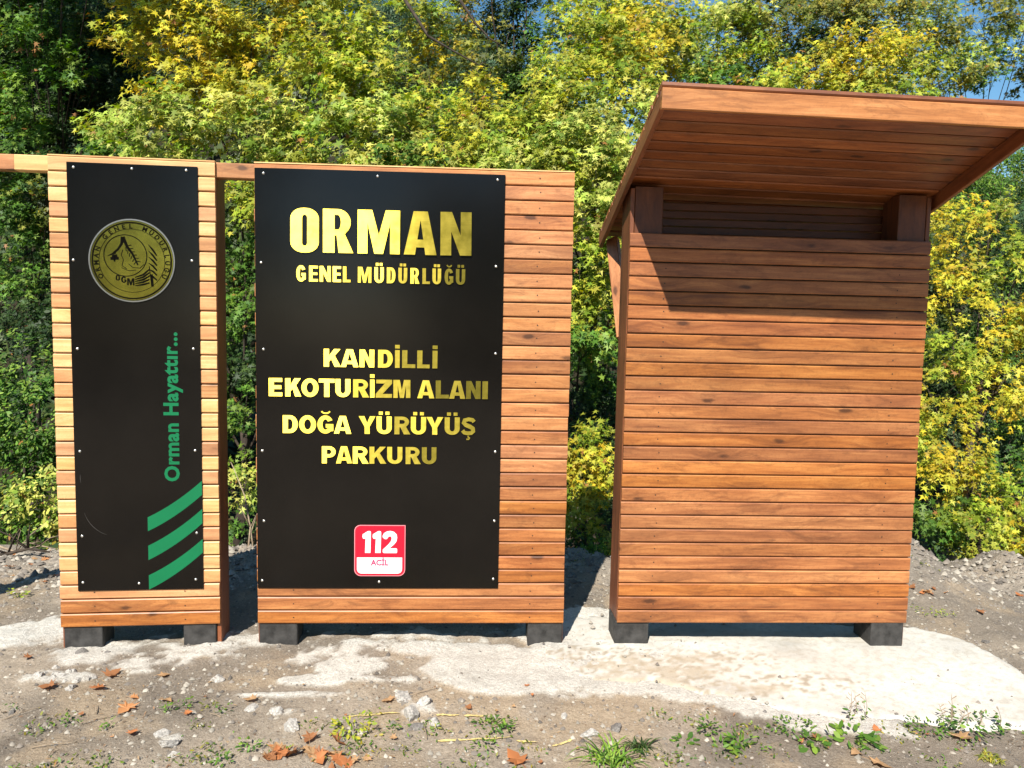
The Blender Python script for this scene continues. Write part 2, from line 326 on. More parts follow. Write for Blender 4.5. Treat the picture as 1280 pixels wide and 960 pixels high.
def glyph(ch, w, s, b, e=.85, rr=.5):
    """outline loops of a heavy capital, height 1, width w, stem s, bar b; e<1 squares the bowls"""
    h = 1.0; rx = min(w * rr, w / 2); k = ch
    if k in 'Üİ' or k == 'Ğ' or k == 'Ş':
        base = {'Ü': 'U', 'İ': 'I', 'Ğ': 'G', 'Ş': 'S'}[k]; L = glyph(base, w, s, b, e, rr)
        if k == 'Ü': L += [rect(w * .15, 1.09, w * .15 + s * .78, 1.27), rect(w * .85 - s * .78, 1.09, w * .85, 1.27)]
        if k == 'İ': L += [rect(0, 1.09, s, 1.29)]
        if k == 'Ğ': L += [stroke(arc(w * .52, 1.27, w * .26, .14, 190, 350, 8), .085)]
        if k == 'Ş': L += [stroke([(w * .5, -.04), (w * .5, -.11), (w * .60, -.16), (w * .56, -.23), (w * .38, -.24)], .08)]
        return L
    if k == 'I': return [rect(0, 0, s, 1)]
    if k == 'E': return [[(0, 0), (w, 0), (w, b), (s, b), (s, .5 - b / 2), (w * .93, .5 - b / 2), (w * .93, .5 + b / 2), (s, .5 + b / 2), (s, 1 - b), (w, 1 - b), (w, 1), (0, 1)]]
    if k == 'L': return [[(0, 0), (w, 0), (w, b), (s, b), (s, 1), (0, 1)]]
    if k == 'T': return [[((w - s) / 2, 0), ((w + s) / 2, 0), ((w + s) / 2, 1 - b), (w, 1 - b), (w, 1), (0, 1), (0, 1 - b), ((w - s) / 2, 1 - b)]]
    if k == 'N': return [[(0, 0), (s * .95, 0), (s * .95, .55), (w - s, 0), (w, 0), (w, 1), (w - s * .95, 1), (w - s * .95, .46), (s, 1), (0, 1)]]
    if k == 'M': return [[(0, 0), (s * .85, 0), (s * .85, .70), (w / 2 - s * .38, 0), (w / 2 + s * .38, 0), (w - s * .85, .70), (w - s * .85, 0), (w, 0), (w, 1), (w - s * 1.25, 1), (w / 2, .42), (s * 1.25, 1), (0, 1)]]
    if k == 'A':
        def lx(y): return s * .98 + (w / 2 - s * .98) * y / .84
        a = s * .62
        return [[(0, 0), (s * .98, 0), (lx(.17), .17), (w - lx(.17), .17), (w - s * .98, 0), (w, 0), (w / 2 + a, 1), (w / 2 - a, 1)], [(lx(.35), .35), (w - lx(.35), .35), (w / 2, .80)]]
    if k == 'Z': return [[(0, 0), (w, 0), (w, b), (s * 1.35, b), (w, 1 - b), (w, 1), (w * .03, 1), (w * .03, 1 - b), (w - s * 1.4, 1 - b), (0, b)]]
    if k == 'K': return [[(0, 0), (s, 0), (s, .28), (s * 1.42, .43), (w - s * 1.2, 0), (w, 0), (s * 2.1, .62), (w * .97, 1), (w * .97 - s * 1.2, 1), (s, .62), (s, 1), (0, 1)]]
    if k == 'Y': return [[(w / 2 - s / 2, 0), (w / 2 + s / 2, 0), (w / 2 + s / 2, .40), (w, 1), (w - s * 1.12, 1), (w / 2, .62), (s * 1.12, 1), (0, 1), (w / 2 - s / 2, .40)]]
    if k == 'U':
        ry = .36; o = [(0, 1)] + arc(w / 2, ry, w / 2, ry, 180, 360, 12, e) + [(w, 1), (w - s, 1)] + arc(w / 2, ry, w / 2 - s, ry - b * .95, 360, 180, 10, e) + [(s, 1)]; return [o]
    if k == 'O': 
        ry = .5 if rr >= .5 else rr * 1.1 / (1 if w > 1 else 1) ; ry = .5 if rr >= .5 else .24
        def ro(x0, y0, x1, y1, qx, qy):
            return arc(x1 - qx, y1 - qy, qx, qy, 0, 90, 6) + arc(x0 + qx, y1 - qy, qx, qy, 90, 180, 6) + arc(x0 + qx, y0 + qy, qx, qy, 180, 270, 6) + arc(x1 - qx, y0 + qy, qx, qy, 270, 360, 6)
        if rr >= .5: return [arc(w / 2, .5, w / 2, .515, 0, 345, 23, e), arc(w / 2, .5, w / 2 - s, .5 - b, 0, 345, 23, e)]
        return [ro(0, -.01, w, 1.01, w * .45, ry), ro(s, b, w - s, 1 - b, (w - 2 * s) * .45, .07)]
    if k == 'D':
        qx = w * .52; return [[(0, 0)] + arc(w - qx, .5, qx, .5, -90, 90, 14, e) + [(0, 1)], [(s, b)] + arc(w - qx, .5, qx - s, .5 - b, -90, 90, 12, e) + [(s, 1 - b)]]
    if k == 'P':
        y0 = .35; cy = (1 + y0) / 2; ry = (1 - y0) / 2; qx = w * .46
        return [[(0, 0), (s, 0), (s, y0)] + arc(w - qx, cy, qx, ry, -90, 90, 12, e) + [(0, 1)], [(s, y0 + b * .9)] + arc(w - qx, cy, qx - s * .9, ry - b * .9, -90, 90, 10, e) + [(s, 1 - b * .9)]]
    if k == 'R':
        y0 = .40; cy = (1 + y0) / 2; ry = (1 - y0) / 2; qx = w * .44; wb = w * .94
        return [[(0, 0), (s, 0), (s, y0 - .0), (s * 1.18, y0), (w - s * 1.2, 0), (w * 1.03, 0), (w * .80, .34), (w * .74, .43)] + arc(wb - qx, cy, qx, ry, -50, 90, 10, e) + [(0, 1)], [(s, y0 + b * .9)] + arc(wb - qx, cy, qx - s * .85, ry - b * .9, -90, 90, 10, e) + [(s, 1 - b * .9)]]
    if k == 'G':
        c = w / 2; return [arc(c, .5, w / 2, .515, 28, 312, 22, e) + [(w, .13), (w, .53), (w * .52, .53), (w * .52, .53 - b), (w - s, .53 - b), (w - s, .24)] + arc(c, .5, w / 2 - s, .5 - b, 318, 34, 16, e)]
    if k == 'S':
        pts = [(w * .90, .76), (w * .78, .87), (w * .5, .90), (w * .22, .84), (w * .17, .70), (w * .32, .58), (w * .62, .48), (w * .82, .38), (w * .84, .22), (w * .72, .13), (w * .48, .10), (w * .22, .14), (w * .10, .26)]
        return [stroke(pts, [b * 1.05] * 4 + [b * 1.15] * 5 + [b * 1.05] * 4)]
def loops_mesh(loops, sx=1.0, sy=1.0, depth=.004, ox=0.0, oy=0.0, mat=None):
    """fill outlines (holes by even-odd) in the x-z plane facing -y; front face at y=-depth"""
    cu = bpy.data.curves.new('c', 'CURVE'); cu.dimensions = '2D'; cu.fill_mode = 'BOTH'; cu.extrude = depth / 2
    for lp in loops:
        sp = cu.splines.new('POLY'); sp.points.add(len(lp) - 1); sp.use_cyclic_u = True
        for q, (x, y) in zip(sp.points, lp): q.co = (ox + x * sx, oy + y * sy, 0, 1)
    o = bpy.data.objects.new('tmp', cu); me = bpy.data.meshes.new_from_object(o)
    bpy.data.objects.remove(o); bpy.data.curves.remove(cu)
    me.transform(Matrix.Translation((0, -depth / 2, 0)) @ Matrix.Rotation(math.pi / 2, 4, 'X')); me.update()
    return me
def text_mesh(s, size, depth=.001, off=0.0, space=1.0, align='LEFT'):
    cu = bpy.data.curves.new('t', 'FONT'); cu.body = s; cu.size = size; cu.extrude = depth / 2; cu.offset = off; cu.space_character = space; cu.align_x = align; cu.resolution_u = 3
    o = bpy.data.objects.new('tmp', cu); me = bpy.data.meshes.new_from_object(o); bpy.data.objects.remove(o); bpy.data.curves.remove(cu)
    return me
def bounds(me):
    c = np.empty(len(me.vertices) * 3, np.float32); me.vertices.foreach_get('co', c); c = c.reshape(-1, 3); return c.min(0), c.max(0)
def join(meshes, name='joined'):
    bm = bmesh.new()
    for me, M4 in meshes:
        t = me.copy(); t.transform(M4); bm.from_mesh(t); bpy.data.meshes.remove(t)
    return bm_mesh(bm, name)

# ------------------------------------------------------------------ the signs
PITCH = .075; BH = .0690; TH = .020
def screw_mesh(r, d, mat):
    bm = bmesh.new(); bmesh.ops.create_cone(bm, cap_ends=True, segments=10, radius1=r, radius2=r * .6, depth=d, matrix=Matrix.Rotation(math.pi / 2, 4, 'X')); me = bm_mesh(bm, 'screw', True); me.materials.append(mat); return me
SCREW = screw_mesh(.0085, .006, M_STEEL)
def dots(part, pts, y, r=.0035):
    bm = bmesh.new()
    for x, z in pts: bmesh.ops.create_circle(bm, cap_ends=True, segments=7, radius=r, matrix=Matrix.Translation((x, y, z)) @ Matrix.Rotation(math.pi / 2, 4, 'X'))
    me = bm_mesh(bm); o = link('screw_heads', me, M_RUST, part); tag(o, 'small dark screw heads sunk in the boards', kind='stuff')
def planks(root, n, x0, x1, z0, mesh_mats, seed, y=.0, pitch=PITCH, name='plank'):
    """boards with their front on y (local), each its own part"""
    r = random.Random(seed); L = x1 - x0
    for i in range(n):
        me = mesh_mats(i, r)
        o = link(name, me, None, root, ((x0 + x1) / 2 + r.uniform(-.0022, .0022), y + TH / 2 + r.uniform(-.0006, .0012), z0 + (i + .5) * pitch)); o.rotation_euler = (0, r.uniform(-.0009, .0009), 0)
def frame_box(root, W, z0, z1, dep, side_mat, sides=(True, True), sheet=True, zb=-.06):
    # vertical side boards that stand on the ground, base blocks, backing
    for k, x in enumerate((0.0, W)):
        s = 1 if k == 0 else -1
        me = plank_mesh(z1 - zb, dep - .022, .022, .003); me.materials.append(side_mat)
        o = link('side_board', me, None, root, (x + s * .011, .022 + (dep - .022) / 2, (z1 + zb) / 2)); o.rotation_euler = (0, math.pi / 2, 0); o.rotation_euler = (math.pi / 2, math.pi / 2, 0)
def stand(name, loc, rz, W, n, z0, dep, matf, seed, side_mat, label, cat):
    root = empty(name, loc, rz); H = n * PITCH
    planks(root, n, 0, W, z0, matf, seed)
    frame_box(root, W, z0, z0 + H - .002, dep, side_mat)
    link('light_stop_sheet', box_mesh(.023, W - .023, TH + .002, TH + .006, z0 + .004, z0 + H - .008), M_BASE, root)  # dark sheet added behind the boards to stop light leaking through gaps
    return root, H
def share(L, mats, hgt=BH, th=TH):
    ms = []
    for m in mats:
        me = plank_mesh(L, hgt, th); me.materials.append(m); ms.append(me)
    return ms
def back_boards(root, W, n, z0, dep, mat):
    bm = bmesh.new()
    for i in range(n): bx(bm, .024, W - .024, dep - .02, dep - .001, z0 + (i + .45) * PITCH + .002, z0 + (i + .45) * PITCH + .071)
    o = link('back_boards', bm_mesh(bm), mat, root); tag(o, kind='stuff')
def block(root, x0, x1, y0, y1, z1):
    bm = bmesh.new(); bx(bm, x0, x1, y0, y1, -.10, z1, .004); o = link('base_block', bm_mesh(bm), M_BASE, root); return o
def panel_part(root, x0, x1, z0, z1):
    me = box_mesh(x0, x1, -.0065, -.0015, z0, z1, .0012); return link('panel', me, M_PANEL, root)

# --- narrow sign (left)
WA = .798; yA = .0589
A_right = Vector((-1.3044, 0, 0)); A_loc = A_right + Vector((-math.cos(yA), -math.sin(yA), 0)) * WA
mA = share(WA - .004, [W_PALE, W_SALMON]); mA_low = share(WA - .004, [W_ORANGE])
def fA(i, r):
    if i < 3: return mA_low[0] if i < 2 else mA[1]
    return mA[1] if (r.random() < .42 and i < 24) or i in (26, 28) else mA[0]
signA, HA = stand('wooden_sign', A_loc, yA, WA, 32, .1075, .19, fA, 3, W_RED, None, None)
tag(signA, 'narrow upright wooden sign with black panel, round brass emblem and green stripes', 'sign')
back_boards(signA, WA, 31, .1075, .19, W_RED)
me = box_mesh(.001, WA - .001, .0005, .189, .1075 + HA - .001, .1075 + HA + .006, .001); link('top_board', me, W_PALE, signA)
block(signA, .01, .20, .012, .165, .118); block(signA, WA - .192, WA - .026, .012, .165, .118)
pA = panel_part(signA, WA - .706, WA - .083, .305, 2.478)
for u, z in [(-0.672, 2.452), (-0.397, 2.456), (-0.137, 2.458), (-0.684, 1.998), (-0.116, 2.01), (-0.676, 1.556), (-0.115, 1.564), (-0.678, 1.035), (-0.114, 1.039), (-0.678, 0.595), (-0.112, 0.605), (-0.68, 0.351), (-0.404, 0.341), (-0.12, 0.357)]:
    link('screw', SCREW, None, pA, (WA + u, -.0085, z))
dots(signA, [(x, .1075 + (i + .5) * PITCH + random.uniform(-.006, .006)) for i in range(3) for x in (.17, .62)], -.0015)
def flat(name, loops, mat, parent, y, depth=.0008):
    me = loops_mesh(loops, 1, 1, depth); o = link(name, me, mat, parent, (0, y, 0)); return o
# green stripes, slightly bowed
def stripe(zl0, zl1, zr0, zr1, x0=WA - .355, x1=WA - .083):
    top = []; bot = []
    for i in range(9):
        t = i / 8; bow = -.016 * 4 * t * (1 - t) * .9; x = x0 + (x1 - x0) * t
        top.append((x, zl1 + (zr1 - zl1) * t + bow)); bot.append((x, zl0 + (zr0 - zl0) * t + bow))
    return [bot + top[::-1]]
for a in ((.617, .690, .806, .880), (.464, .540, .656, .732), (.307, .383, .500, .572)): flat('green_stripe', stripe(*a), M_GREEN, pA, -.0066)
# vertical slogan
tm = text_mesh('Orman Hayattır...', .1, .0008, .0034, 1.07); lo, hi = bounds(tm)
sc_ = (1.645 - .876) / (hi[0] - lo[0])
tm.transform(Matrix.Translation((WA - .196, -.0072, .878)) @ Matrix.Rotation(math.pi / 2, 4, 'X') @ Matrix.Rotation(math.pi / 2, 4, 'Z') @ Matrix.Diagonal((sc_, sc_ * 1.0, 1, 1)) @ Matrix.Translation((-lo[0], 0, 0)))
link('slogan_lettering', tm, M_GREEN, pA)
# round emblem
EC = (WA - .404, 2.002); ER = .207
def disc_loops(r, r2=None, c=(0, 0), n=56):
    L = [[(c[0] + r * math.cos(2 * math.pi * i / n), c[1] + r * math.sin(2 * math.pi * i / n)) for i in range(n)]]
    if r2: L.append([(c[0] + r2 * math.cos(2 * math.pi * i / n), c[1] + r2 * math.sin(2 * math.pi * i / n)) for i in range(n)])
    return L
def emb(name, loops, mat, y, d): 
    me = loops_mesh([[(x * ER, z * ER) for x, z in l] for l in loops], 1, 1, d); return link(name, me, mat, pA, (EC[0], y, EC[1]))
emb('emblem_disc', disc_loops(.955), M_GOLDD, -.0068, .004)
emb('emblem_rim', disc_loops(1.0, .968), M_RIM, -.0068, .006)
art = [(loops_mesh(disc_loops(l[0], l[1], l[2] if len(l) > 2 else (0, 0)), 1, 1, .001), Matrix.Identity(4)) for l in ((.93, .895), (.765, .755), (.505, .485, (-.15, .12)))]
def E_(x, y): return ((x - 483) / 420, (487 - y) / 420)
arts = [stroke([E_(*q) for q in l], wd) for l, wd in [
    ([(248, 445), (300, 420), (350, 375), (385, 320), (400, 250)], [.01, .04, .05, .06, .10]),
    ([(400, 250), (440, 350), (490, 420), (540, 530)], [.08, .06, .05, .03]),
    ([(315, 440), (315, 500)], .035), ([(275, 470), (355, 465)], .07), ([(290, 445), (340, 440)], .06), ([(305, 415), (328, 412)], .05),
    ([(395, 380), (380, 430), (400, 480), (385, 540), (430, 570)], .015), ([(450, 520), (490, 555), (560, 560), (600, 520)], .015), ([(380, 560), (450, 590), (520, 580)], .014)]]
for i in range(6): arts.append(stroke([E_(430 + i * 20, 340 + i * 30), E_(480 + i * 17, 330 + i * 33)], .018)); arts.append(stroke([E_(425 + i * 19, 350 + i * 30), E_(430 + i * 14, 395 + i * 26)], .016))
for i in range(6): arts.append(stroke([E_(645, 320 + i * 62), E_(685, 370 + i * 55), E_(725, 430 + i * 50)], [.01, .045, .03]))
for i in range(5): arts.append(stroke([E_(650, 570 + i * 34), E_(590, 625 + i * 25), E_(510, 655 + i * 21)], [.03, .045, .02]))
arts.append(stroke([E_(650, 540), E_(670, 740)], .02)); arts.append(stroke([E_(672, 620), E_(680, 745)], .05))
for ch, x0, x1, y0, y1 in (('O', 322, 362, 690, 635), ('G', 374, 424, 712, 648), ('M', 432, 502, 735, 665)):
    art.append((loops_mesh([[(E_(x0, y0)[0] + q[0] * (y0 - y1) / 420, E_(x0, y0)[1] + q[1] * (y0 - y1) / 420) for q in l] for l in glyph(ch, (x1 - x0) / (y0 - y1), .24, .17, 1, .4)], 1, 1, .001), Matrix.Identity(4)))
for l in arts: art.append((loops_mesh([l], 1, 1, .001), Matrix.Identity(4)))
ring = 'ORMAN GENEL MÜDÜRLÜĞÜ'
for i, ch in enumerate(ring):
    if ch == ' ': continue
    a = R(208 - i * (208 + 26) / (len(ring) - 1)); t = text_mesh(ch, .15, .001, .005, 1, 'CENTER')
    art.append((t, Matrix.Rotation(-(a - math.pi / 2), 4, 'Y') @ Matrix.Translation((0, 0, .775)) @ Matrix.Rotation(math.pi / 2, 4, 'X')))
ja = join(art, 'emblem_art'); ja.transform(Matrix.Diagonal((ER, 1, ER, 1)))
link('emblem_print', ja, M_INK, pA, (EC[0], -.0113, EC[1]))
# scratches on the panel
for (cx, cz, r_, a0, a1) in ((WA - .50, .76, .17, 195, 250), (WA - .52, .90, .16, 175, 190)):
    flat('scratch', [stroke([(cx + r_ * math.cos(R(a)), cz + r_ * math.sin(R(a))) for a in np.linspace(a0, a1, 9)], [.0005, .001, .0015, .0015, .002, .0015, .001, .001, .0005])], simple('panel_scratch', (.06, .055, .05), .6), pA, -.0066, .0003)
# beams beside the narrow sign
def beam(root, x0, x1, mat, y0=.016, y1=.085, z0=2.432, z1=2.508):
    me = plank_mesh(x1 - x0, z1 - z0, y1 - y0, .004); link('beam', me, mat, root, ((x0 + x1) / 2, (y0 + y1) / 2, (z0 + z1) / 2))
beam(signA, WA + .0005, WA + .1905, W_PINK); beam(signA, -.16, -.0005, W_PALE); beam(signA, -1.05, -.161, W_PINK)
me = plank_mesh(2.60, .10, .09, .004); me.materials.append(W_RED); o = link('post', me, None, signA, (-1.10, .06, 1.21)); o.rotation_euler = (0, math.pi / 2, 0)

# --- wide sign (middle)
WS = 1.631; S_loc = Vector((-1.1122, 0, 0))
mS = share(WS - .003, [W_ORANGE, W_PINK]);
def fS(i, r): return mS[1] if (r.random() < .75 and i > 9) or i in (29, 30, 31) else mS[0]
signS, HS = stand('wooden_sign', S_loc, 0, WS, 32, .1082, .19, fS, 5, W_RED, None, None)
tag(signS, 'wide wooden sign whose black panel carries gold capitals and a red emergency number', 'sign')
back_boards(signS, WS, 31, .1082, .19, W_RED)
me = box_mesh(.001, WS - .001, .0005, .189, .1082 + HS - .001, .1082 + HS + .006, .001); link('top_board', me, W_PALE, signS)
block(signS, .006, .206, .012, .165, .118); block(signS, WS - .192, WS - .004, .012, .165, .118)
pS = panel_part(signS, .005, 1.273, .307, 2.484)
X0 = 1.1122
for x, z in [(-1.062, 2.457), (-0.49, 2.458), (0.121, 2.457), (-1.077, 2.01), (0.12, 2.017), (-1.068, 1.568), (0.126, 1.566), (-1.078, 1.04), (0.133, 1.048), (-1.072, 0.669), (0.135, 0.676), (-1.083, 0.349), (-0.472, 0.343), (0.134, 0.359)]:
    link('screw', SCREW, None, pS, (x + X0, -.0085, z))
dots(signS, [(1.452 + random.uniform(-.006, .006), .1082 + (i + .5) * PITCH + random.uniform(-.006, .006)) for i in range(32)] + [(.19, .1082 + (i + .5) * PITCH) for i in range(3)], -.0015)
def letters(row, xw, z0, cap, s, b, e, rr, depth=.007, seed=0):
    """row: (char, photo x from, photo x to) with xw turning it into metres on the board"""
    r = random.Random(seed)
    for ch, a, c in row:
        xa, xb = xw(a), xw(c); w_ = (xb - xa) / cap
        ss = s if ch not in 'Iİ' else w_
        me = loops_mesh(glyph(ch, w_, ss, b, e, rr), cap, cap, depth)
        o = link('letter', me, M_GOLD, pS, (xa + X0, -.0067, z0)); t = (xa + .5)
        o.location.y -= .0018; o.rotation_euler = (r.uniform(-.012, .012), r.uniform(-.006, .006), r.uniform(-.035, .035))
def lin(p0, w0, k, sc, org): return lambda z: w0 + (org + z / sc - p0) * k
letters([('O', 68, 247), ('R', 275, 462), ('M', 495, 765), ('A', 790, 1000), ('N', 1025, 1225)], lin(363, -.929, .00407, 5.12, 350), 2.067, .220, .265, .145, 1, .4, .008, 1)
letters([('G', 107, 167), ('E', 187, 243), ('N', 255, 325), ('E', 338, 390), ('L', 402, 450), ('M', 497, 583), ('Ü', 603, 663), ('D', 682, 737), ('Ü', 755, 812), ('R', 833, 890), ('L', 910, 958), ('Ü', 974, 1030), ('Ğ', 1052, 1108), ('Ü', 1125, 1185)], lin(370.5, -.9, .004085, 5.12, 350), 1.919, .080, .22, .16, .9, .5, .006, 2)
letters([('K', 348, 440), ('A', 440, 535), ('N', 540, 620), ('D', 640, 720), ('İ', 732, 757), ('L', 770, 842), ('L', 852, 920), ('İ', 935, 962)], lin(405, -.761, .004126, 4.339, 325), 1.484, .092, .29, .21, 1, .5, .006, 3)
letters([('E', 50, 122), ('K', 138, 224), ('O', 224, 316), ('T', 318, 403), ('U', 407, 488), ('R', 502, 587), ('İ', 594, 618), ('Z', 624, 712), ('M', 720, 812), ('A', 850, 943), ('L', 950, 1022), ('A', 1024, 1112), ('N', 1116, 1195), ('I', 1205, 1235)], lin(336, -1.043, .004135, 4.339, 325), 1.327, .094, .28, .21, 1, .5, .006, 4)
letters([('D', 125, 205), ('O', 212, 303), ('Ğ', 310, 396), ('A', 400, 493), ('Y', 533, 624), ('Ü', 630, 712), ('R', 726, 810), ('Ü', 815, 898), ('Y', 900, 992), ('Ü', 1000, 1082), ('Ş', 1090, 1168)], lin(353, -.974, .004149, 4.339, 325), 1.136, .093, .28, .21, 1, .5, .006, 5)
letters([('P', 338, 412), ('A', 414, 500), ('R', 504, 588), ('K', 594, 685), ('U', 690, 772), ('R', 790, 870), ('U', 878, 957)], lin(402.5, -.772, .004167, 4.339, 325), .979, .090, .28, .21, 1, .5, .006, 6)
# emergency number sticker
cx, cz, hw, hh = -.469 + X0, .512, .134, .138
def rbox(x0, z0, x1, z1, rs, n=6):
    o = []
    for (x, z, a, r_) in ((x1, z1, 0, rs[0]), (x0, z1, 90, rs[1]), (x0, z0, 180, rs[2]), (x1, z0, 270, rs[3])):
        sx = -1 if a in (0, 270) else 1; sz = -1 if a in (0, 90) else 1
        o += arc(x + sx * r_, z + sz * r_, r_, r_, a, a + 90, n) if r_ > .001 else [(x, z)]
    return o
flat('sticker', [rbox(cx - hw, cz - hh, cx + hw, cz + hh, (0, .032, .035, .035))], M_PINKV, pS, -.0066)
flat('sticker', [rbox(cx - hw + .004, cz - hh + .004, cx + hw - .004, cz + hh - .004, (0, .030, .033, .033))], M_RED, pS, -.0074)
flat('sticker', [rbox(cx - hw + .014, cz - hh + .014, cx + hw - .016, cz - .037, (0, 0, .024, .024))], M_WHITE, pS, -.0082)
SX = .268 / 715; o0 = (cx - hw, cz + hh)
def K_(x, y): return (o0[0] + (x - 145) * SX, o0[1] - (y - 130) * SX)
one = lambda d: [K_(295 + d, 530), K_(372 + d, 530), K_(378 + d, 240), K_(372 + d, 218), K_(350 + d, 214), K_(325 + d, 222), K_(262 + d, 262), K_(258 + d, 300), K_(270 + d, 325), K_(292 + d, 328), K_(303 + d, 322)]
flat('numeral', [one(0)], M_WHITE, pS, -.0084); flat('numeral', [one(143)], M_WHITE, pS, -.0084)
two = [K_(*q) for q in [(545, 480), (620, 410), (655, 365), (668, 330), (665, 300), (645, 288), (622, 300), (600, 330), (575, 332), (545, 310), (540, 285), (560, 245), (600, 220), (645, 212), (700, 225), (738, 262), (746, 310), (735, 365), (700, 410), (640, 462), (735, 462), (746, 475), (746, 520), (735, 532), (560, 532), (543, 520)]]
flat('numeral', [two], M_WHITE, pS, -.0084)
tm = text_mesh('ACİL', .04, .0008, .0014); lo, hi = bounds(tm); 
tw = (hi[0] - lo[0]); k_ = (K_(628, 0)[0] - K_(375, 0)[0]) / tw
tm.transform(Matrix.Translation((K_(375, 0)[0], -.0092, K_(0, 708)[1])) @ Matrix.Rotation(math.pi / 2, 4, 'X') @ Matrix.Diagonal((k_, k_ * 1.05, 1, 1)) @ Matrix.Translation((-lo[0], 0, 0))); link('sticker_lettering', tm, M_MAG, pS)

# --- roofed kiosk (right)
WK = 1.620; K_loc = Vector((.8111, 0, 0)); kz = .1100
mK = share(WK - .003, [W_ORANGE])
kiosk, HK = stand('wooden_kiosk', K_loc, 0, WK, 28, kz, .24, lambda i, r: mK[0], 9, W_RED, None, None)
for c in [c for c in kiosk.children if c.name.startswith('side_board')]: bpy.data.objects.remove(c)
kiosk.rotation_euler = (0, .0033, 0)
tag(kiosk, 'boarded wooden kiosk with a slanted plank roof jutting forward over its wall', 'kiosk')
back_boards(kiosk, WK, 27, kz, .24, W_RED)
for k, x in enumerate((.011, WK - .011)):
    me = plank_mesh(2.44 + .06, .216, .022, .003); me.materials.append(W_RED)
    o = link('side_board', me, None, kiosk, (x, .1315, 1.19)); o.rotation_euler = (math.pi / 2, math.pi / 2, 0)
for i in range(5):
    me = plank_mesh(WK - .05, .040, .018, .003); me.materials.append(W_SHADED); link('plank', me, None, kiosk, (WK / 2, .229, 2.21 + i * .043))  # narrow boards added to close the back and darken the recess
block(kiosk, -.008, .178, .012, .20, .118); block(kiosk, WK - .195, WK - .012, .005, .20, .118)
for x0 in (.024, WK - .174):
    me = plank_mesh(2.28, .17, .15, .004); me.materials.append(W_SHADED); o = link('corner_post', me, None, kiosk, (x0 + .075, .112, 1.31)); o.rotation_euler = (math.pi / 2, math.pi / 2, 0)
# roof
yf, zf, yb, zb = -.73, 2.758, .74, 2.298
slope = math.atan2(zf - zb, yb - yf); RL = math.hypot(yb - yf, zf - zb)
rx0, rx1 = -.035, WK + .055
roof = empty('roof', (0, yf, zf)); roof.parent = kiosk; roof.rotation_euler = (-slope, .015, 0)      # local y runs down the roof
RP = .0872; npl = int(RL / RP)
mr = plank_mesh(rx1 - rx0, RP - .010, .024, .006); mr.materials.append(W_ROOF); 
rr_ = random.Random(4)
for i in range(npl + 1):
    o = link('roof_plank', mr, None, roof, ((rx0 + rx1) / 2 + rr_.uniform(-.002, .002), (.043 + i * RP) if i else .036, -.012 + rr_.uniform(-.001, .001))); o.rotation_euler = (math.pi / 2, 0, 0)
RLL = (npl + 1) * RP
link('roof_light_stop', box_mesh(rx0 + .01, rx1 - .01, .02, RLL - .02, .0015, .004), M_BASE, roof)  # dark sheet added over the planks to keep skylight out of the gaps
me = plank_mesh(rx1 - rx0 - .0, .088, .022, .003); me.materials.append(W_PINK); o = link('fascia', me, None, roof, ((rx0 + rx1) / 2, .020, -.024 - .044 - .003)); o.rotation_euler = (slope, 0, 0)
for x in (rx0 + .011, rx1 - .011):
    me = plank_mesh(RLL - .035, .075, .022, .003); me.materials.append(W_RED); o = link('barge_board', me, None, roof, (x, .03 + (RLL - .035) / 2, -.0255 - .0375)); o.rotation_euler = (0, 0, math.pi / 2)
for x0 in (.03, WK - .03):        # rear braces under the roof overhang
    a = Vector((x0, .68, 2.24)); b = Vector((x0, .235, 1.66)); d = b - a
    me = plank_mesh(d.length, .07, .045, .003); me.materials.append(W_PINK); o = link('brace', me, None, kiosk, (a + b) / 2); o.rotation_euler = (math.atan2(d.z, d.y), 0, 0); o.rotation_euler = Vector((1, 0, 0)).rotation_difference(d.normalized()).to_euler()
dots(kiosk, [(x + random.uniform(-.006, .006), kz + (i + .5) * PITCH + random.uniform(-.006, .006)) for i in range(26) for x in (.19, WK - .17)], -.0015)
for s, pr in ((signA, 'narrow'), (signS, 'wide')): pass

# ------------------------------------------------------------------ foliage
def leaf_template(kind):
    if kind == 'plane':     # five pointed lobes, folded a little
        o = [(0, 0), (.12, .14), (-.08, .50), (.30, .19), (.56, .58), (.50, .15), (1.08, 0), (.50, -.15), (.56, -.58), (.30, -.19), (-.08, -.50), (.12, -.14)]
        v = np.array([(x, y, -.22 * abs(y) - .10 * x * x) for x, y in o]); return v, [list(range(len(o)))]
    if kind == 'oval':
        v = np.array([(0, 0, 0), (.35, .24, -.05), (.75, .2, -.08), (1, 0, -.12), (.75, -.2, -.08), (.35, -.24, -.05)]); return v, [[0, 1, 2, 3, 4, 5]]
    if kind == 'slim':
        v = np.array([(0, 0, 0), (.5, .15, 0), (1, 0, -.15), (.5, -.15, 0)]); return v, [[0, 1, 2, 3]]
def leaves(pos, nrm, dirs, size, cols, kind):
    T, F = leaf_template(kind); n = len(pos); size = size[:, None]
    z = nrm / np.linalg.norm(nrm, axis=1, keepdims=True); x = dirs - (dirs * z).sum(1, keepdims=True) * z; x /= np.linalg.norm(x, axis=1, keepdims=True) + 1e-9; y = np.cross(z, x)
    wid = rng.uniform(.55, 1.1, (n, 1, 1))
    V = pos[:, None] + (T[None, :, 0:1] * x[:, None] + T[None, :, 1:2] * y[:, None] * wid + T[None, :, 2:3] * z[:, None]) * size[:, None]
    nv = len(T); base = (np.arange(n) * nv)[:, None]
    loops = np.concatenate([base + np.array(f)[None] for f in F], 1).reshape(-1); sizes = np.tile([len(f) for f in F], n)
    return V.reshape(-1, 3), loops, sizes, np.repeat(cols, nv, 0)
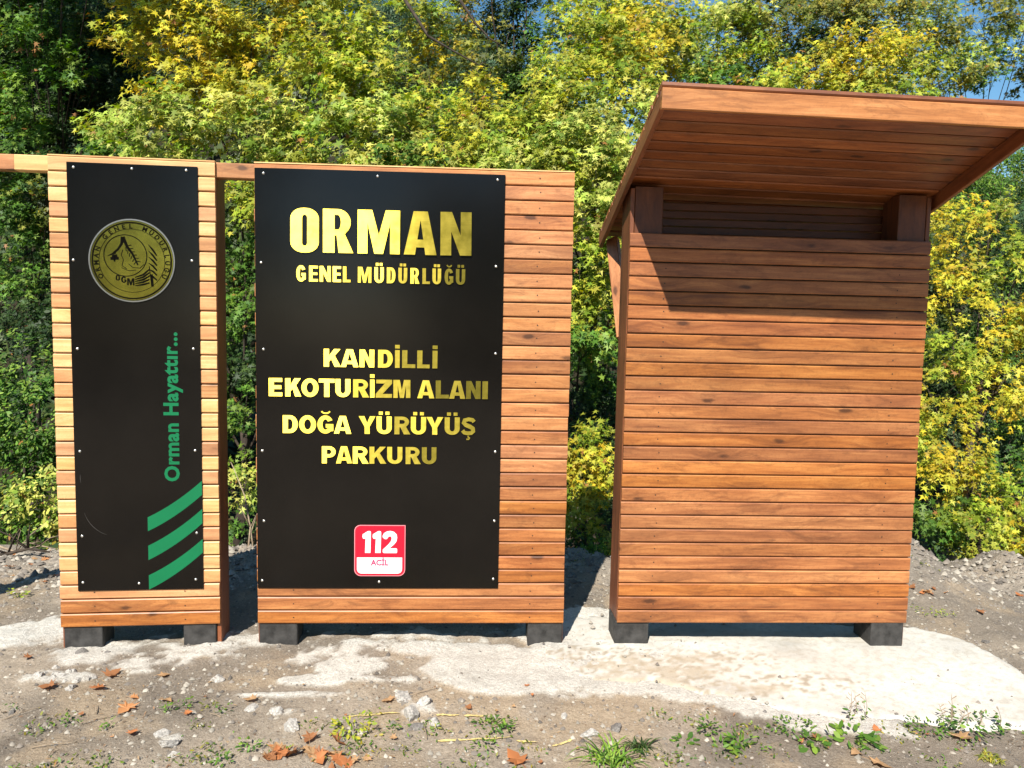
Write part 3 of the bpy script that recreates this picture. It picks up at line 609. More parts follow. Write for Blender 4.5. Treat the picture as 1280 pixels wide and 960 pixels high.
PAL = {  # several leaf tones per kind; 'dark' also stands in for deep shade
    'yellow': [(.60, .50, .035), (.50, .48, .045), (.34, .38, .03), (.60, .43, .03)],
    'lime': [(.28, .36, .03), (.42, .45, .05), (.16, .25, .02), (.48, .44, .045)],
    'pale': [(.31, .40, .06), (.48, .51, .11), (.18, .28, .03), (.54, .52, .11)],
    'green': [(.085, .19, .022), (.13, .25, .035), (.05, .12, .018), (.19, .29, .04)],
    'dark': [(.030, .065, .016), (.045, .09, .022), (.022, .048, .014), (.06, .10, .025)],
    'blue': [(.06, .12, .055), (.09, .16, .08), (.045, .09, .045), (.11, .17, .09)],
    'olive': [(.16, .19, .03), (.26, .26, .05), (.10, .13, .025), (.36, .30, .04)]}
def lobe_leaves(c, r, pal, kind, size, dens, squash=.85, tight=False):
    """sprays of leaves filling an ellipsoid, thicker towards the side that faces the light"""
    c = np.array(c); ns = max(4, int(62 * dens * (r / .6) ** 2)); per = 28 if kind != 'slim' else 26
    d = rng.normal(size=(ns, 3)); d /= np.linalg.norm(d, axis=1, keepdims=True); rad = r * (1 - .62 * rng.random(ns) ** 1.6)
    nk = 9 + int(8 * r); kd = rng.normal(size=(nk, 3)); kd /= np.linalg.norm(kd, axis=1, keepdims=True); kd[:, 1] = -abs(kd[:, 1]) * rng.choice([1, 1, -1], nk)   # the crown breaks into boughs with gaps between
    own = rng.integers(0, nk, ns); loose = rng.random(ns) < .34
    sc = c + np.where(loose[:, None], d * rad[:, None], kd[own] * r * .68 + d * r * np.array([.40, .34, .24]) * rng.random((ns, 1)) ** .5) * np.array([1, 1, squash])
    out = d * .8 + np.array([-.25, -.55, .35]); out /= np.linalg.norm(out, axis=1, keepdims=True)       # twig direction: outwards and towards the open side
    L = (.16 + .26 * rng.random(ns)) * (r / .6) ** .3
    t = rng.random((ns, per)); side = rng.normal(size=(ns, per, 3)) * (.026 + .042 * (1 - t[..., None])) * (size / .11) ** .5
    p = sc[:, None] + out[:, None] * (t[..., None] - .4) * L[:, None, None] + side - np.array([0, 0, 1]) * (.10 * t ** 2)[..., None]
    p = p.reshape(-1, 3); n = len(p); o_ = np.repeat(out, per, 0)
    nr = np.array([-.12, -.35, .75]) + .45 * o_ + rng.normal(size=(n, 3)) * .42
    di = o_ * .7 + rng.normal(size=(n, 3)) * .75 + np.array([0, 0, -.35])
    P4 = np.array(PAL[pal]); pick = np.repeat(rng.integers(0, 4, ns), per); swap = rng.random(n) < .35; pick[swap] = rng.integers(0, 4, swap.sum())
    col = P4[pick] * (rng.uniform(.75, 1.2, (n, 1))) * np.repeat(rng.uniform(.55, 1.2, (ns, 1)), per, 0)
    brown = rng.random(n) < .012; col[brown] = (.30, .14, .04)
    return p, nr, di, size * .66 * rng.uniform(.4, 1.35, n), col
def tree(name, label, cat, base, lobes, kind='plane', size=.105, dens=1.0, trunk_r=.09, group=None, bare=0):
    root = empty(name, base); b0 = Vector(base)
    Ls = []
    cs = []
    for (px, py, dp, r, pal) in lobes:
        c = P(px, py, dp); cs.append((c, r)); Ls.append(lobe_leaves(c - b0, r, pal, kind, size, dens))
    p, nr, di, s, col = [np.concatenate([l[i] for l in Ls]) for i in range(5)]
    V, lp, sz, cc = leaves(p, nr, di, s, col, kind)
    link('crown', np_mesh('crown', V, lp, sz, np.clip(cc, 0, 1)), M_LEAF, root)
    # trunk and limbs to every lobe
    bm = bmesh.new(); cen = sum((c for c, r in cs), Vector()) / len(cs) - b0
    top = Vector((cen.x, cen.y + .15, cen.z * .8)); h = top.length; pts = []
    r_ = random.Random(len(name) + int(b0.x * 10))
    for i in range(6):
        t = i / 5; pts.append(Vector((cen.x * t ** 1.4 + r_.uniform(-.06, .06) * (i > 0), (cen.y + .15) * t + r_.uniform(-.06, .06) * (i > 0), top.z * t)))
    tube(bm, pts, [trunk_r * (1 - .55 * i / 5) for i in range(6)], 8)
    link('trunk', bm_mesh(bm, 'trunk', True), M_BARK, root)
    bm = bmesh.new()
    for c, r in cs:
        e = c - b0; t = min(.95, max(.25, (e.z / max(top.z, .5)) * .7)); k = t * 5; i = int(k); s0 = pts[i].lerp(pts[min(i + 1, 5)], k - i)
        mid = s0.lerp(e, .5) + Vector((r_.uniform(-.12, .12), r_.uniform(-.1, .1), r_.uniform(.0, .2)))
        rr0 = min(trunk_r, .07) * .36 * (1.1 - .5 * t); tube(bm, [s0, s0.lerp(mid, .5) + Vector((0, 0, .05)), mid, mid.lerp(e, .6), e], [rr0, rr0 * .8, rr0 * .6, rr0 * .42, rr0 * .2], 5)
        for q in range(5):
            dv = Vector((r_.gauss(0, 1), r_.gauss(0, 1) - .5, r_.gauss(0, 1) + .3)).normalized() * r * r_.uniform(.6, .95); m2 = e + dv * .5 + Vector((0, 0, .04)); tube(bm, [mid.lerp(e, .55 + .08 * q), m2, e + dv], [rr0 * .28, rr0 * .18, rr0 * .08], 4)
    link('branches', bm_mesh(bm, 'branches', True), M_BARK, root)
    tag(root, label, cat, group); return root
def tb(px, dp):                    # foot of a tree on the terrain
    q = P(px, 600, dp); return (q.x, q.y, Zt(q.x, q.y) - .1)
tree('plane_tree', 'plane tree with orange-yellow upper leaves behind the narrow black sign', 'tree', tb(230, 8.6),
     [(230, 60, 8.6, .80, 'yellow'), (320, 20, 8.8, .75, 'yellow'), (200, 5, 8.8, .6, 'yellow'), (260, 125, 8.2, .55, 'yellow'), (410, 40, 8.7, .65, 'lime'), (390, 110, 8.1, .7, 'lime'), (215, 170, 7.4, .55, 'pale'), (310, 165, 7.4, .55, 'pale'), (450, 90, 8.4, .55, 'lime'),
      (420, 180, 7.5, .55, 'pale'), (150, 165, 8, .35, 'pale'), (150, 215, 7.6, .45, 'green'), (480, 170, 7.8, .5, 'pale'), (365, 230, 7.3, .5, 'lime'), (500, 230, 7.6, .5, 'green')], size=.120, dens=1.15)
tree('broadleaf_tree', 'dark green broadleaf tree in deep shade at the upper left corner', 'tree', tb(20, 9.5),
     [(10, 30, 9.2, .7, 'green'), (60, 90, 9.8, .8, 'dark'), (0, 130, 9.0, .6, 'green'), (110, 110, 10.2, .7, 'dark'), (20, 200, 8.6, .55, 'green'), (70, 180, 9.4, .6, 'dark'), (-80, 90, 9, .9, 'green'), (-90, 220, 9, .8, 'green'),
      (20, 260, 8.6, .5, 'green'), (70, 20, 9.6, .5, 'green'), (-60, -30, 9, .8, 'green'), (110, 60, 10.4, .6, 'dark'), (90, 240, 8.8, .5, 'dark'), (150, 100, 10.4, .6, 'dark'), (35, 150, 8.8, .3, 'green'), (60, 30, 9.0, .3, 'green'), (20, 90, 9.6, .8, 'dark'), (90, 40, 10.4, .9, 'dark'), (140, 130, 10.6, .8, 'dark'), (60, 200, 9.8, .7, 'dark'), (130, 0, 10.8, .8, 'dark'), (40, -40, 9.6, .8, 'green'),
      (70, -230, 7.2, .7, 'green'), (150, -260, 7.4, .6, 'green'), (-30, -240, 7.4, .8, 'green'), (110, -330, 8, .8, 'green'), (60, -130, 8.4, .8, 'green'), (150, -120, 8.8, .6, 'green'), (-40, -120, 8.6, .8, 'green'), (30, 40, 8.2, .34, 'green'), (75, 75, 8.4, .34, 'green'), (110, 20, 8.8, .34, 'dark'), (15, 110, 8.2, .3, 'green'), (125, 90, 9.2, .4, 'dark')], 'plane', .10, 1.25, .045)  # first lobes here stand above the view, added to shade the crown below
tree('conifer_tree', 'blue-green feathery tree glimpsed between the dark tree and the yellow plane tree', 'tree', tb(130, 11.5),
     [(135, 35, 11.2, .65, 'blue'), (160, 70, 11.0, .5, 'blue'), (110, 5, 11.6, .6, 'blue'), (175, 20, 11.6, .5, 'blue')], 'slim', .09, 2.2)
tree('conifer_tree', 'grey-green feathery tree far behind the top middle of the wide sign', 'tree', tb(530, 14),
     [(500, 50, 13.5, .9, 'blue'), (545, 90, 13, .8, 'blue'), (590, 60, 13.5, .8, 'blue'), (510, 110, 13, .8, 'blue'), (600, 110, 12.6, .7, 'blue'), (480, 0, 14, .9, 'blue'), (560, 140, 12.6, .7, 'green')], 'slim', .11, 2.0)
tree('plane_tree', 'yellow-green tree with slanting bare limbs above the wide sign', 'tree', tb(560, 9.0),
     [(530, 15, 9.6, .55, 'lime'), (590, 15, 9.8, .42, 'olive'), (555, 60, 9.6, .45, 'yellow'), (610, 70, 9.4, .42, 'olive'), (520, 100, 9.3, .4, 'olive'), (600, 125, 9.0, .38, 'yellow'),
      (530, 155, 8.2, .50, 'lime'), (590, 165, 8.0, .50, 'lime'), (550, 200, 7.6, .50, 'lime'), (640, 180, 7.9, .5, 'lime'), (500, 200, 7.7, .45, 'pale'), (610, 215, 7.5, .5, 'pale')], size=.105, dens=1.0)
tree('ivy_tree', 'dark ivy-clad trunk rising between the yellow-green crowns at the top middle', 'tree', tb(655, 10.5),
     [(645, -10, 10, .32, 'dark'), (640, 25, 10, .36, 'dark'), (650, 60, 10, .36, 'dark'), (655, 95, 9.9, .42, 'dark'), (672, 105, 9.6, .40, 'dark'), (640, 120, 9.6, .36, 'green'), (640, -80, 9.8, .4, 'dark'), (660, -150, 9.4, .5, 'dark'), (600, -180, 9.0, .4, 'green'), (620, 20, 10.2, .25, 'dark'), (665, 40, 9.9, .22, 'green'), (670, 130, 9.4, .3, 'dark')], 'oval', .085, 2.2, .16)  # highest lobes, out of view, are added to shade the crowns behind
tree('plane_tree', 'bright yellow-green tree filling the gap between wide sign and kiosk roof', 'tree', tb(740, 8.4),
     [(700, 150, 8.0, .60, 'lime'), (760, 110, 8.6, .70, 'lime'), (735, 50, 9.2, .60, 'lime'), (800, 50, 9.4, .60, 'yellow'), (690, 95, 8.8, .42, 'lime'), (790, 160, 8.2, .60, 'pale'), (740, 195, 7.6, .55, 'pale'), (670, 195, 7.7, .45, 'pale'), (780, 90, 8.8, .5, 'yellow'),
      (745, 260, 7.4, .50, 'pale'), (725, 330, 7.3, .45, 'lime'), (780, 240, 7.6, .5, 'pale'), (760, 400, 7.4, .42, 'lime'), (725, 430, 7.2, .36, 'green'), (700, 240, 7.6, .5, 'lime'), (840, 20, 9.6, .45, 'lime'), (760, 0, 9.8, .5, 'lime'), (720, 20, 10.2, .6, 'lime'), (790, 20, 10.4, .5, 'lime'), (830, 80, 9.8, .6, 'pale'), (770, 60, 10, .7, 'pale'), (700, 110, 9.6, .6, 'lime')], size=.105, dens=1.15)
tree('plane_tree', 'loose yellowing tree with sky gaps above the kiosk roof', 'tree', tb(1000, 10),
     [(880, 75, 9.8, .50, 'lime'), (910, 40, 10, .60, 'pale'), (960, 30, 10.2, .60, 'olive'), (950, 85, 9.8, .5, 'lime'), (1010, 90, 9.6, .5, 'yellow'), (1060, 80, 9.5, .55, 'yellow'), (1040, 20, 10.2, .6, 'olive'), (1110, 75, 9.6, .5, 'yellow'),
      (1100, 15, 10.2, .55, 'olive'), (1010, 50, 10, .4, 'dark'), (890, 110, 9.4, .4, 'green'), (960, 130, 9, .5, 'lime'), (1060, 130, 9, .5, 'lime'), (1120, 130, 9.2, .4, 'lime'), (935, 0, 10.3, .5, 'pale'), (900, 60, 11, .8, 'lime'), (1000, 40, 11.2, .9, 'olive'), (1080, 60, 11, .9, 'lime'), (1130, 110, 10.4, .7, 'lime'), (980, 110, 10.4, .8, 'pale')], size=.105, dens=.95, trunk_r=.11)
tree('plane_tree', 'thin grey-green tree with blue sky showing through at the upper right corner', 'tree', tb(1230, 11.5),
     [(1160, 30, 10.6, .55, 'olive'), (1200, 80, 10.8, .48, 'pale'), (1230, 20, 11, .5, 'olive'), (1270, 55, 11, .42, 'pale'), (1180, 105, 10.6, .42, 'olive'), (1290, 5, 11, .5, 'olive'), (1320, 80, 11, .6, 'olive'), (1240, 85, 11, .35, 'green'), (1190, 60, 11.4, .45, 'lime'), (1160, 10, 11.4, .5, 'pale'), (1380, 20, 11, .8, 'olive')], size=.10, dens=.95, trunk_r=.05)
tree('maple_tree', 'yellow-leaved tree beside the right edge of the kiosk', 'tree', tb(1210, 7.9),
     [(1190, 280, 7.7, .42, 'yellow'), (1230, 345, 7.9, .38, 'lime'), (1180, 360, 7.5, .36, 'yellow'), (1195, 440, 7.4, .40, 'lime'), (1260, 400, 7.6, .36, 'yellow'), (1250, 480, 7.4, .34, 'yellow'), (1170, 510, 7.2, .36, 'yellow'), (1190, 580, 7.0, .38, 'yellow'),
      (1240, 620, 6.9, .36, 'lime'), (1210, 665, 6.8, .32, 'lime'), (1275, 670, 6.9, .34, 'yellow'), (1170, 640, 6.9, .3, 'green'), (1280, 320, 8, .35, 'lime'), (1330, 420, 7.6, .5, 'yellow'), (1340, 600, 7.2, .5, 'lime'), (1240, 270, 8.2, .3, 'lime'), (1270, 580, 7.2, .25, 'green'), (1120, 560, 7.3, .4, 'lime')], size=.085, dens=1.25)
tree('broadleaf_tree', 'mid green feathery tree farther back at the right edge', 'tree', tb(1290, 9.6),
     [(1250, 230, 9.6, .7, 'green'), (1290, 300, 9.4, .7, 'blue'), (1230, 320, 9.3, .6, 'dark'), (1270, 420, 9, .6, 'dark'), (1240, 540, 8.0, .42, 'blue'), (1275, 530, 7.8, .40, 'green'), (1250, 580, 7.8, .35, 'blue'), (1220, 430, 8.8, .5, 'green'), (1360, 330, 9, .9, 'green'), (1350, 520, 8.5, .7, 'green'), (1180, 480, 8.6, .5, 'dark'), (1170, 350, 8.8, .6, 'dark'),
      (1180, 230, 9.4, .5, 'green'), (1300, 210, 9.8, .5, 'pale')], 'slim', .10, 2.0)
tree('bush', 'dense small-leaved green bush at the left edge below the beam', 'bush', tb(20, 7.2),
     [(20, 470, 7.3, .42, 'green'), (60, 430, 7.8, .3, 'dark'), (40, 540, 7.0, .40, 'green'), (0, 600, 6.8, .40, 'green'), (55, 620, 6.7, .30, 'pale'), (20, 660, 6.6, .28, 'green'), (70, 560, 7, .28, 'green'), (-60, 520, 7, .6, 'green'), (-70, 640, 6.8, .5, 'green'), (75, 670, 6.7, .2, 'olive'), (30, 400, 8, .3, 'dark')], 'oval', .075, 2.4, .03)
tree('broadleaf_tree', 'shaded green tree under the beam left of the narrow sign', 'tree', tb(40, 8.8),
     [(20, 270, 8.6, .45, 'green'), (40, 330, 8.8, .5, 'green'), (0, 380, 9, .5, 'dark'), (60, 250, 8.4, .3, 'olive'), (80, 400, 9, .5, 'dark'), (-60, 330, 9, .7, 'green')], 'plane', .085, 1.1)
tree('broadleaf_tree', 'green tree seen through the slot between the two signs', 'tree', tb(300, 7.8),
     [(300, 250, 7.6, .34, 'lime'), (298, 320, 7.7, .38, 'green'), (305, 390, 7.5, .36, 'green'), (295, 460, 7.6, .36, 'dark'), (305, 520, 7.2, .30, 'green'), (310, 590, 7.0, .24, 'pale'), (230, 330, 7.8, .6, 'green'), (380, 330, 7.8, .6, 'green'), (230, 480, 7.8, .6, 'green'), (380, 480, 7.8, .6, 'dark'), (298, 660, 6.9, .2, 'green')], 'plane', .085, 1.3)
tree('broadleaf_tree', 'shaded green tree behind the gap between wide sign and kiosk', 'tree', tb(700, 8.6),
     [(735, 360, 8.4, .5, 'green'), (760, 450, 8.2, .45, 'green'), (715, 500, 8.2, .45, 'dark'), (760, 540, 8, .45, 'dark'), (735, 620, 7.6, .4, 'dark'), (600, 340, 8.5, .8, 'green'), (600, 500, 8.4, .8, 'green'), (860, 400, 8.4, .8, 'green'), (860, 560, 8, .7, 'dark'), (480, 420, 8.4, .8, 'green'), (1000, 440, 8.4, .8, 'green'), (1090, 520, 8, .6, 'lime')], 'plane', .09, 1.0)
tree('sapling', 'small bright sapling with yellow-green leaves just right of the wide sign', 'sapling', tb(738, 6.5),
     [(732, 570, 6.4, .17, 'yellow'), (722, 625, 6.3, .17, 'lime'), (750, 600, 6.4, .15, 'yellow'), (735, 655, 6.3, .10, 'lime'), (742, 540, 6.5, .13, 'lime')], 'plane', .085, 3.0, .015)
tree('bush', 'low green plants on the bank between wide sign and kiosk', 'plant', tb(735, 6.0), [(745, 690, 5.9, .12, 'green'), (720, 680, 6.2, .14, 'dark'), (762, 682, 6.0, .10, 'pale')], 'oval', .06, 6, .008)
# far wooded hillside: one mass nobody could count
def hillside():
    n = 42000; x = rng.uniform(-22, 26, n); y = rng.uniform(9.5, 27, n); z = terrain(x, y, False)
    bump = 1.6 * fbm(x * .45, y * .45, 3, 61) ** 1.0; p = np.stack([x, y, z + bump * rng.random(n) ** .4 - .2], -1)
    g = fbm(x * .6, y * .6, 3, 63); P4 = np.array([(.020, .040, .014), (.035, .065, .018), (.07, .10, .025), (.025, .05, .022)]); col = P4[np.clip((g * 5).astype(int), 0, 3)] * rng.uniform(.7, 1.3, (n, 1))  # leaf tones darkened so the gaps between crowns read as shade
    V, lp, sz, cc = leaves(p, np.array([-.1, -.8, .7]) + rng.normal(size=(n, 3)) * .5, rng.normal(size=(n, 3)), rng.uniform(.2, .42, n), col, 'plane')
    return np_mesh('hill', V, lp, sz, cc)
tag(link('wooded_hillside', hillside(), M_LEAF), 'wooded slope rising far behind the trees', 'forest', kind='stuff')
def viewer_wood():        # the wood across the clearing, which the dark panel and the brass letters mirror
    n = 26000; x = rng.uniform(-34, 34, n); y = -19 - 5 * rng.random(n) + 1.5 * np.sin(x * .5); top = 4.2 + 5.0 * fbm(x * .22 + 3, x * 0, 3, 81) + 2.2 * fbm(x * .9, x * 0, 2, 82)
    z = top * rng.random(n) ** .8; gap = (fbm(x * .5 + 1, z * .5, 3, 83) > .66) | ((x > -6.4 + .5 * np.sin(z * 2)) & (x < -2.2 + .7 * np.sin(z * 1.3))); x, y, z = x[~gap], y[~gap], z[~gap]; n = len(x)  # left opening is shaped to give the left letters a bright reflection
    P4 = np.array([(.04, .07, .025), (.07, .11, .03), (.12, .13, .04), (.05, .08, .03)]); col = P4[rng.integers(0, 4, n)] * rng.uniform(.7, 1.3, (n, 1))
    V, lp, sz, cc = leaves(np.stack([x, y, z], -1), rng.normal(size=(n, 3)) + np.array([0, 0, .6]), rng.normal(size=(n, 3)), rng.uniform(.35, .7, n), col, 'oval')
    return np_mesh('wood', V, lp, sz, cc)
tag(link('far_wood', viewer_wood(), M_LEAF), 'wood on the far side of the clearing, mirrored in the panels', 'forest', kind='stuff')
def undergrowth():
    n = 16000; x = rng.uniform(-6, 7, n); y = rng.uniform(0, 1, n) ** .8 * 6.0 + 2.2; z = terrain(x, y, False) + rng.random(n) ** 2 * .9 * sstep(2.2, 4, y)
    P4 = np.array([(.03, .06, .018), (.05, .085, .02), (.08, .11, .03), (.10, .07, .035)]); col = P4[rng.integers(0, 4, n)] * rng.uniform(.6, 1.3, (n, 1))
    V, lp, sz, cc = leaves(np.stack([x, y, z], -1), np.array([0, -.3, .8]) + rng.normal(size=(n, 3)) * .5, rng.normal(size=(n, 3)), rng.uniform(.06, .13, n), col, 'oval')
    return np_mesh('under', V, lp, sz, cc)
tag(link('undergrowth', undergrowth(), M_LEAF), 'dark leafy undergrowth below the trees', 'undergrowth', kind='stuff')

# ------------------------------------------------------------------ ground details
def on_ground(px, py, lift=0.0):
    q = G(px, py)
    for _ in range(6): q = G(px, py, Zt(q.x, q.y) + (.01 if False else 0))
    return Vector((q.x, q.y, Zt(q.x, q.y) + lift))
def stone_mesh(seed, jag=.35):
    bm = bmesh.new(); bmesh.ops.create_icosphere(bm, subdivisions=3, radius=1); r = random.Random(seed)
    off = Vector((r.random() * 9, r.random() * 9, r.random() * 9)); 
    from mathutils import noise as mn
    for v in bm.verts:
        k = 1 + jag * (mn.noise(v.co * 1.3 + off) * 1.3 + .4 * mn.noise(v.co * 3.4 + off)); v.co = v.co * k
    for _ in range(9):
        nrm = Vector((r.gauss(0, 1), r.gauss(0, 1), r.gauss(0, 1))).normalized()
        for v in bm.verts:
            d = v.co.dot(nrm)
            if d > .60: v.co -= nrm * (d - .60)
    for v in bm.verts: v.co = v.co * (1 + .10 * mn.noise(v.co * 5 + off))
    return bm_mesh(bm, 'stone')
STONES = [stone_mesh(i) for i in range(6)]; STONED = []
for s in STONES: c = s.copy(); s.materials.append(M_STONE); c.materials.append(M_STONED); STONED.append(c)
def stone(px, py, wpx, label, dark=False, flat_=.6, i=0, group=None):
    q = on_ground(px, py); k = wpx / FPX * (q - CAM).dot(FW) / 2
    o = link('stone', (STONED if dark else STONES)[i % 6], None, None, (q.x, q.y, q.z + k * flat_ * .12), (random.uniform(-.3, .3), random.uniform(-.3, .3), random.uniform(0, 6))); o.scale = (k, k * .8, k * flat_)
    tag(o, label, 'stone', group)
stone(102, 817, 26, 'grey broken stone just in front of the narrow sign, left of centre', True, .6, 0)
stone(134, 818, 12, 'small dark stone right of the broken grey stone before the narrow sign', True, .6, 1)
stone(272, 850, 20, 'pale grey stone in front of the right corner of the narrow sign', False, .6, 2)
stone(365, 911, 30, 'pale angular stone in the dirt in front of the wide sign, left part', False, .75, 3)
stone(347, 890, 26, 'flat beige stone just above the pale angular stone', False, .4, 4)
stone(315, 885, 24, 'rough whitish stone under an orange leaf, left of the flat beige stone', False, .4, 5)
stone(206, 917, 24, 'upper white lump of the cement pair at lower left', False, .4, 0)
stone(212, 931, 36, 'widest white cement lump, middle of the three at lower left', False, .4, 1)
stone(219, 944, 16, 'small white lump nearest the viewer at lower left', False, .5, 2)
stone(15, 891, 12, 'dark stone near the left edge in the foreground', True, .6, 3)
stone(534, 811, 16, 'white stone below the middle of the wide sign', False, .6, 4)
stone(956, 893, 13, 'round brown stone at the front edge of the cement pad', True, .9, 5)
stone(272, 871, 6, 'tiny dark pebble right of the brown leaves before the signs', True, .9, 1)
stone(505, 874, 30, 'pale rubble lump, upper left of the rubble pile in front of the wide sign', False, .5, 1)
stone(530, 880, 30, 'pale rubble lump, upper right of the rubble pile in front of the wide sign', False, .7, 2)
stone(515, 895, 34, 'large rubble lump in the middle of the pile in front of the wide sign', False, .7, 3)
stone(543, 904, 24, 'rubble lump at the right foot of the pile in front of the wide sign', False, .6, 4)
stone(522, 910, 30, 'greyer flat rubble lump at the foot of the pile in front of the wide sign', True, .4, 5)
stone(738, 918, 28, 'pale stone behind the strappy grass tuft', False, .5, 0)
stone(770, 912, 22, 'grey stone right of the pale stone behind the strappy grass tuft', True, .5, 2)
stone(705, 895, 14, 'small pale stone below the right corner of the wide sign', False, .6, 4)
stone(1232, 803, 11, 'small dark stone beyond the right edge of the cement pad', True, .7, 1)
r_ = random.Random(3)
for i in range(16):     # broken cement heap in front of the narrow sign
    stone(80 + r_.gauss(0, 20), 846 + r_.gauss(0, 5), r_.uniform(8, 20), 'whitish cement crumb in the heap before the narrow sign', False, .6, i, 'cement crumbs heaped before the narrow sign')
# gravel: thousands of small chips
def gravel():
    n = 32000; x = rng.uniform(-3.4, 4.4, n); y = -1.5 + 3.7 * rng.random(n) ** 1.0
    padd = inside_d(x, y, poly); keep = (padd < .02) | (rng.random(n) < .12); x, y = x[keep], y[keep]; n = len(x)
    cl = fbm(x * 3, y * 3, 3, 71); s = (.0026 + .0125 * rng.random(n) ** 5) * (.7 + .8 * cl) * (1 + .9 * sstep(.5, 1.2, y)); z = terrain(x, y) + s * .2 + np.where(inside_d(x, y, poly) > 0, .02, 0)
    T = np.array([(1, 0, -.2), (.3, .95, 0), (-.8, .6, -.1), (-.8, -.6, 0), (.3, -.95, -.2), (.15, .1, .8)]); F = [(0, 1, 5), (1, 2, 5), (2, 3, 5), (3, 4, 5), (4, 0, 5)]
    a = rng.uniform(0, 6.28, n); ca, sa = np.cos(a), np.sin(a); J = T[None] * rng.uniform(.6, 1.3, (n, 6, 3)) * s[:, None, None]
    V = np.stack([J[..., 0] * ca[:, None] - J[..., 1] * sa[:, None] + x[:, None], J[..., 0] * sa[:, None] + J[..., 1] * ca[:, None] + y[:, None], J[..., 2] + z[:, None]], -1)
    loops = ((np.arange(n) * 6)[:, None, None] + np.array(F)[None]).reshape(-1)
    P4 = np.array([(.30, .265, .215), (.20, .17, .14), (.34, .305, .25), (.14, .12, .10)]); c = np.repeat(P4[rng.integers(0, 4, n)] * rng.uniform(.7, 1.3, (n, 1)), 6, 0)
    return np_mesh('gravel', V.reshape(-1, 3), loops, np.full(n * 5, 3), c)
m_, n_, b_ = newmat('gravel_stone'); at_ = n_.nodes.new('ShaderNodeAttribute'); at_.attribute_name = 'Col'; n_.links.new(at_.outputs['Color'], b_.inputs['Base Color']); b_.inputs['Roughness'].default_value = .9
tag(link('gravel', gravel(), m_), 'small stone chips scattered over the dirt', 'gravel', kind='stuff')
def litter():
    n = 6500; x = rng.uniform(-3.2, 4.2, n); y = np.where(rng.random(n) < .62, -1.5 + 1.1 * rng.random(n), .4 + 1.7 * rng.random(n)); cl = fbm(x * 2.5 + 4, y * 2.5, 3, 91)
    keep = (cl > .40 + .10 * rng.random(n)) & (inside_d(x, y, poly) < .03); x, y = x[keep], y[keep]; n = len(x); p = np.stack([x, y, terrain(x, y) + .006], -1)
    P4 = np.array([(.30, .15, .07), (.20, .12, .07), (.38, .26, .15), (.12, .09, .06)]); col = P4[rng.integers(0, 4, n)] * rng.uniform(.7, 1.2, (n, 1))
    V, lp, sz, cc = leaves(p, np.array([0, 0, 1.0]) + rng.normal(size=(n, 3)) * .35, rng.normal(size=(n, 3)), .006 + .022 * rng.random(n) ** 2, col, 'slim')
    return np_mesh('litter', V, lp, sz, cc)
tag(link('leaf_litter', litter(), M_DRY), 'crumbled brown leaf and twig litter on the dirt', 'litter', kind='stuff')
def sprouts():
    n = 2600; cx_ = rng.uniform(-2.6, 3.6, 90); cy_ = np.where(rng.random(90) < .7, rng.uniform(-1.35, -.75, 90), rng.uniform(.9, 1.7, 90)); k = rng.integers(0, 90, n)
    x = cx_[k] + rng.normal(size=n) * .045; y = cy_[k] + rng.normal(size=n) * .03; ok = inside_d(x, y, poly) < -.03; x, y = x[ok], y[ok]; n = len(x)
    p = np.stack([x, y, terrain(x, y) + .004 + .012 * rng.random(n)], -1); P4 = np.array(PAL['green'] + PAL['olive']); col = P4[rng.integers(0, 8, n)] * rng.uniform(.6, 1.1, (n, 1))
    V, lp, sz, cc = leaves(p, np.array([0, -.2, .8]) + rng.normal(size=(n, 3)) * .5, rng.normal(size=(n, 3)) + np.array([0, 0, .4]), rng.uniform(.008, .022, n), col, 'oval')
    return np_mesh('sprouts', V, lp, sz, cc)
tag(link('sprouts', sprouts(), M_WEED), 'tiny green seedlings dotted over the dirt', 'seedlings', kind='stuff')
# fallen leaves
def dry_leaf(seed):
    r = random.Random(seed); o = [(0, 0), (.08, .18), (-.04, .42), (.20, .27), (.36, .52), (.44, .24), (.60, .26), (1.0, 0), (.60, -.26), (.44, -.24), (.36, -.52), (.20, -.27), (-.04, -.42), (.08, -.18)]
    bm = bmesh.new(); c1, c2 = r.uniform(.2, .7), r.uniform(-.3, .5)
    vs = [bm.verts.new((x - .4, y, c1 * y * y + c2 * (x - .4) ** 2 + r.uniform(-.05, .05))) for x, y in o]; cn = bm.verts.new((0, 0, 0)); cs = bm.verts.new((.15, 0, .01))
    for i in range(len(vs)): bm.faces.new((vs[i], vs[(i + 1) % len(vs)], cn))
    tube(bm, [Vector((-.4, 0, .02)), Vector((-.62, .03, .04)), Vector((-.8, .08, .02))], .012, 4)
    me = bm_mesh(bm, 'dry_leaf'); col = me.color_attributes.new('Col', 'FLOAT_COLOR', 'POINT'); base = random.Random(seed + 5).choice([(.40, .15, .055), (.46, .21, .085), (.28, .12, .05), (.40, .24, .12)])
    for d in col.data: k = r.uniform(.8, 1.15); d.color = (base[0] * k, base[1] * k, base[2] * k, 1)
    me.materials.append(M_DRY); return me
DRY = [dry_leaf(i) for i in range(8)]
def fallen(px, py, wpx, label, i=0, group=None, tilt=.25):
    q = on_ground(px, py); k = .85 * wpx / FPX * (q - CAM).dot(FW) / 1.1; r = random.Random(int(px * 7 + py))
    o = link('fallen_leaf', DRY[i % 8], None, None, (q.x, q.y, q.z + .012), (r.uniform(-tilt, tilt), r.uniform(-tilt, tilt), r.uniform(0, 6.28))); o.scale = (k, k, k)
    tag(o, label, 'leaf', group or 'fallen leaves on the dirt')
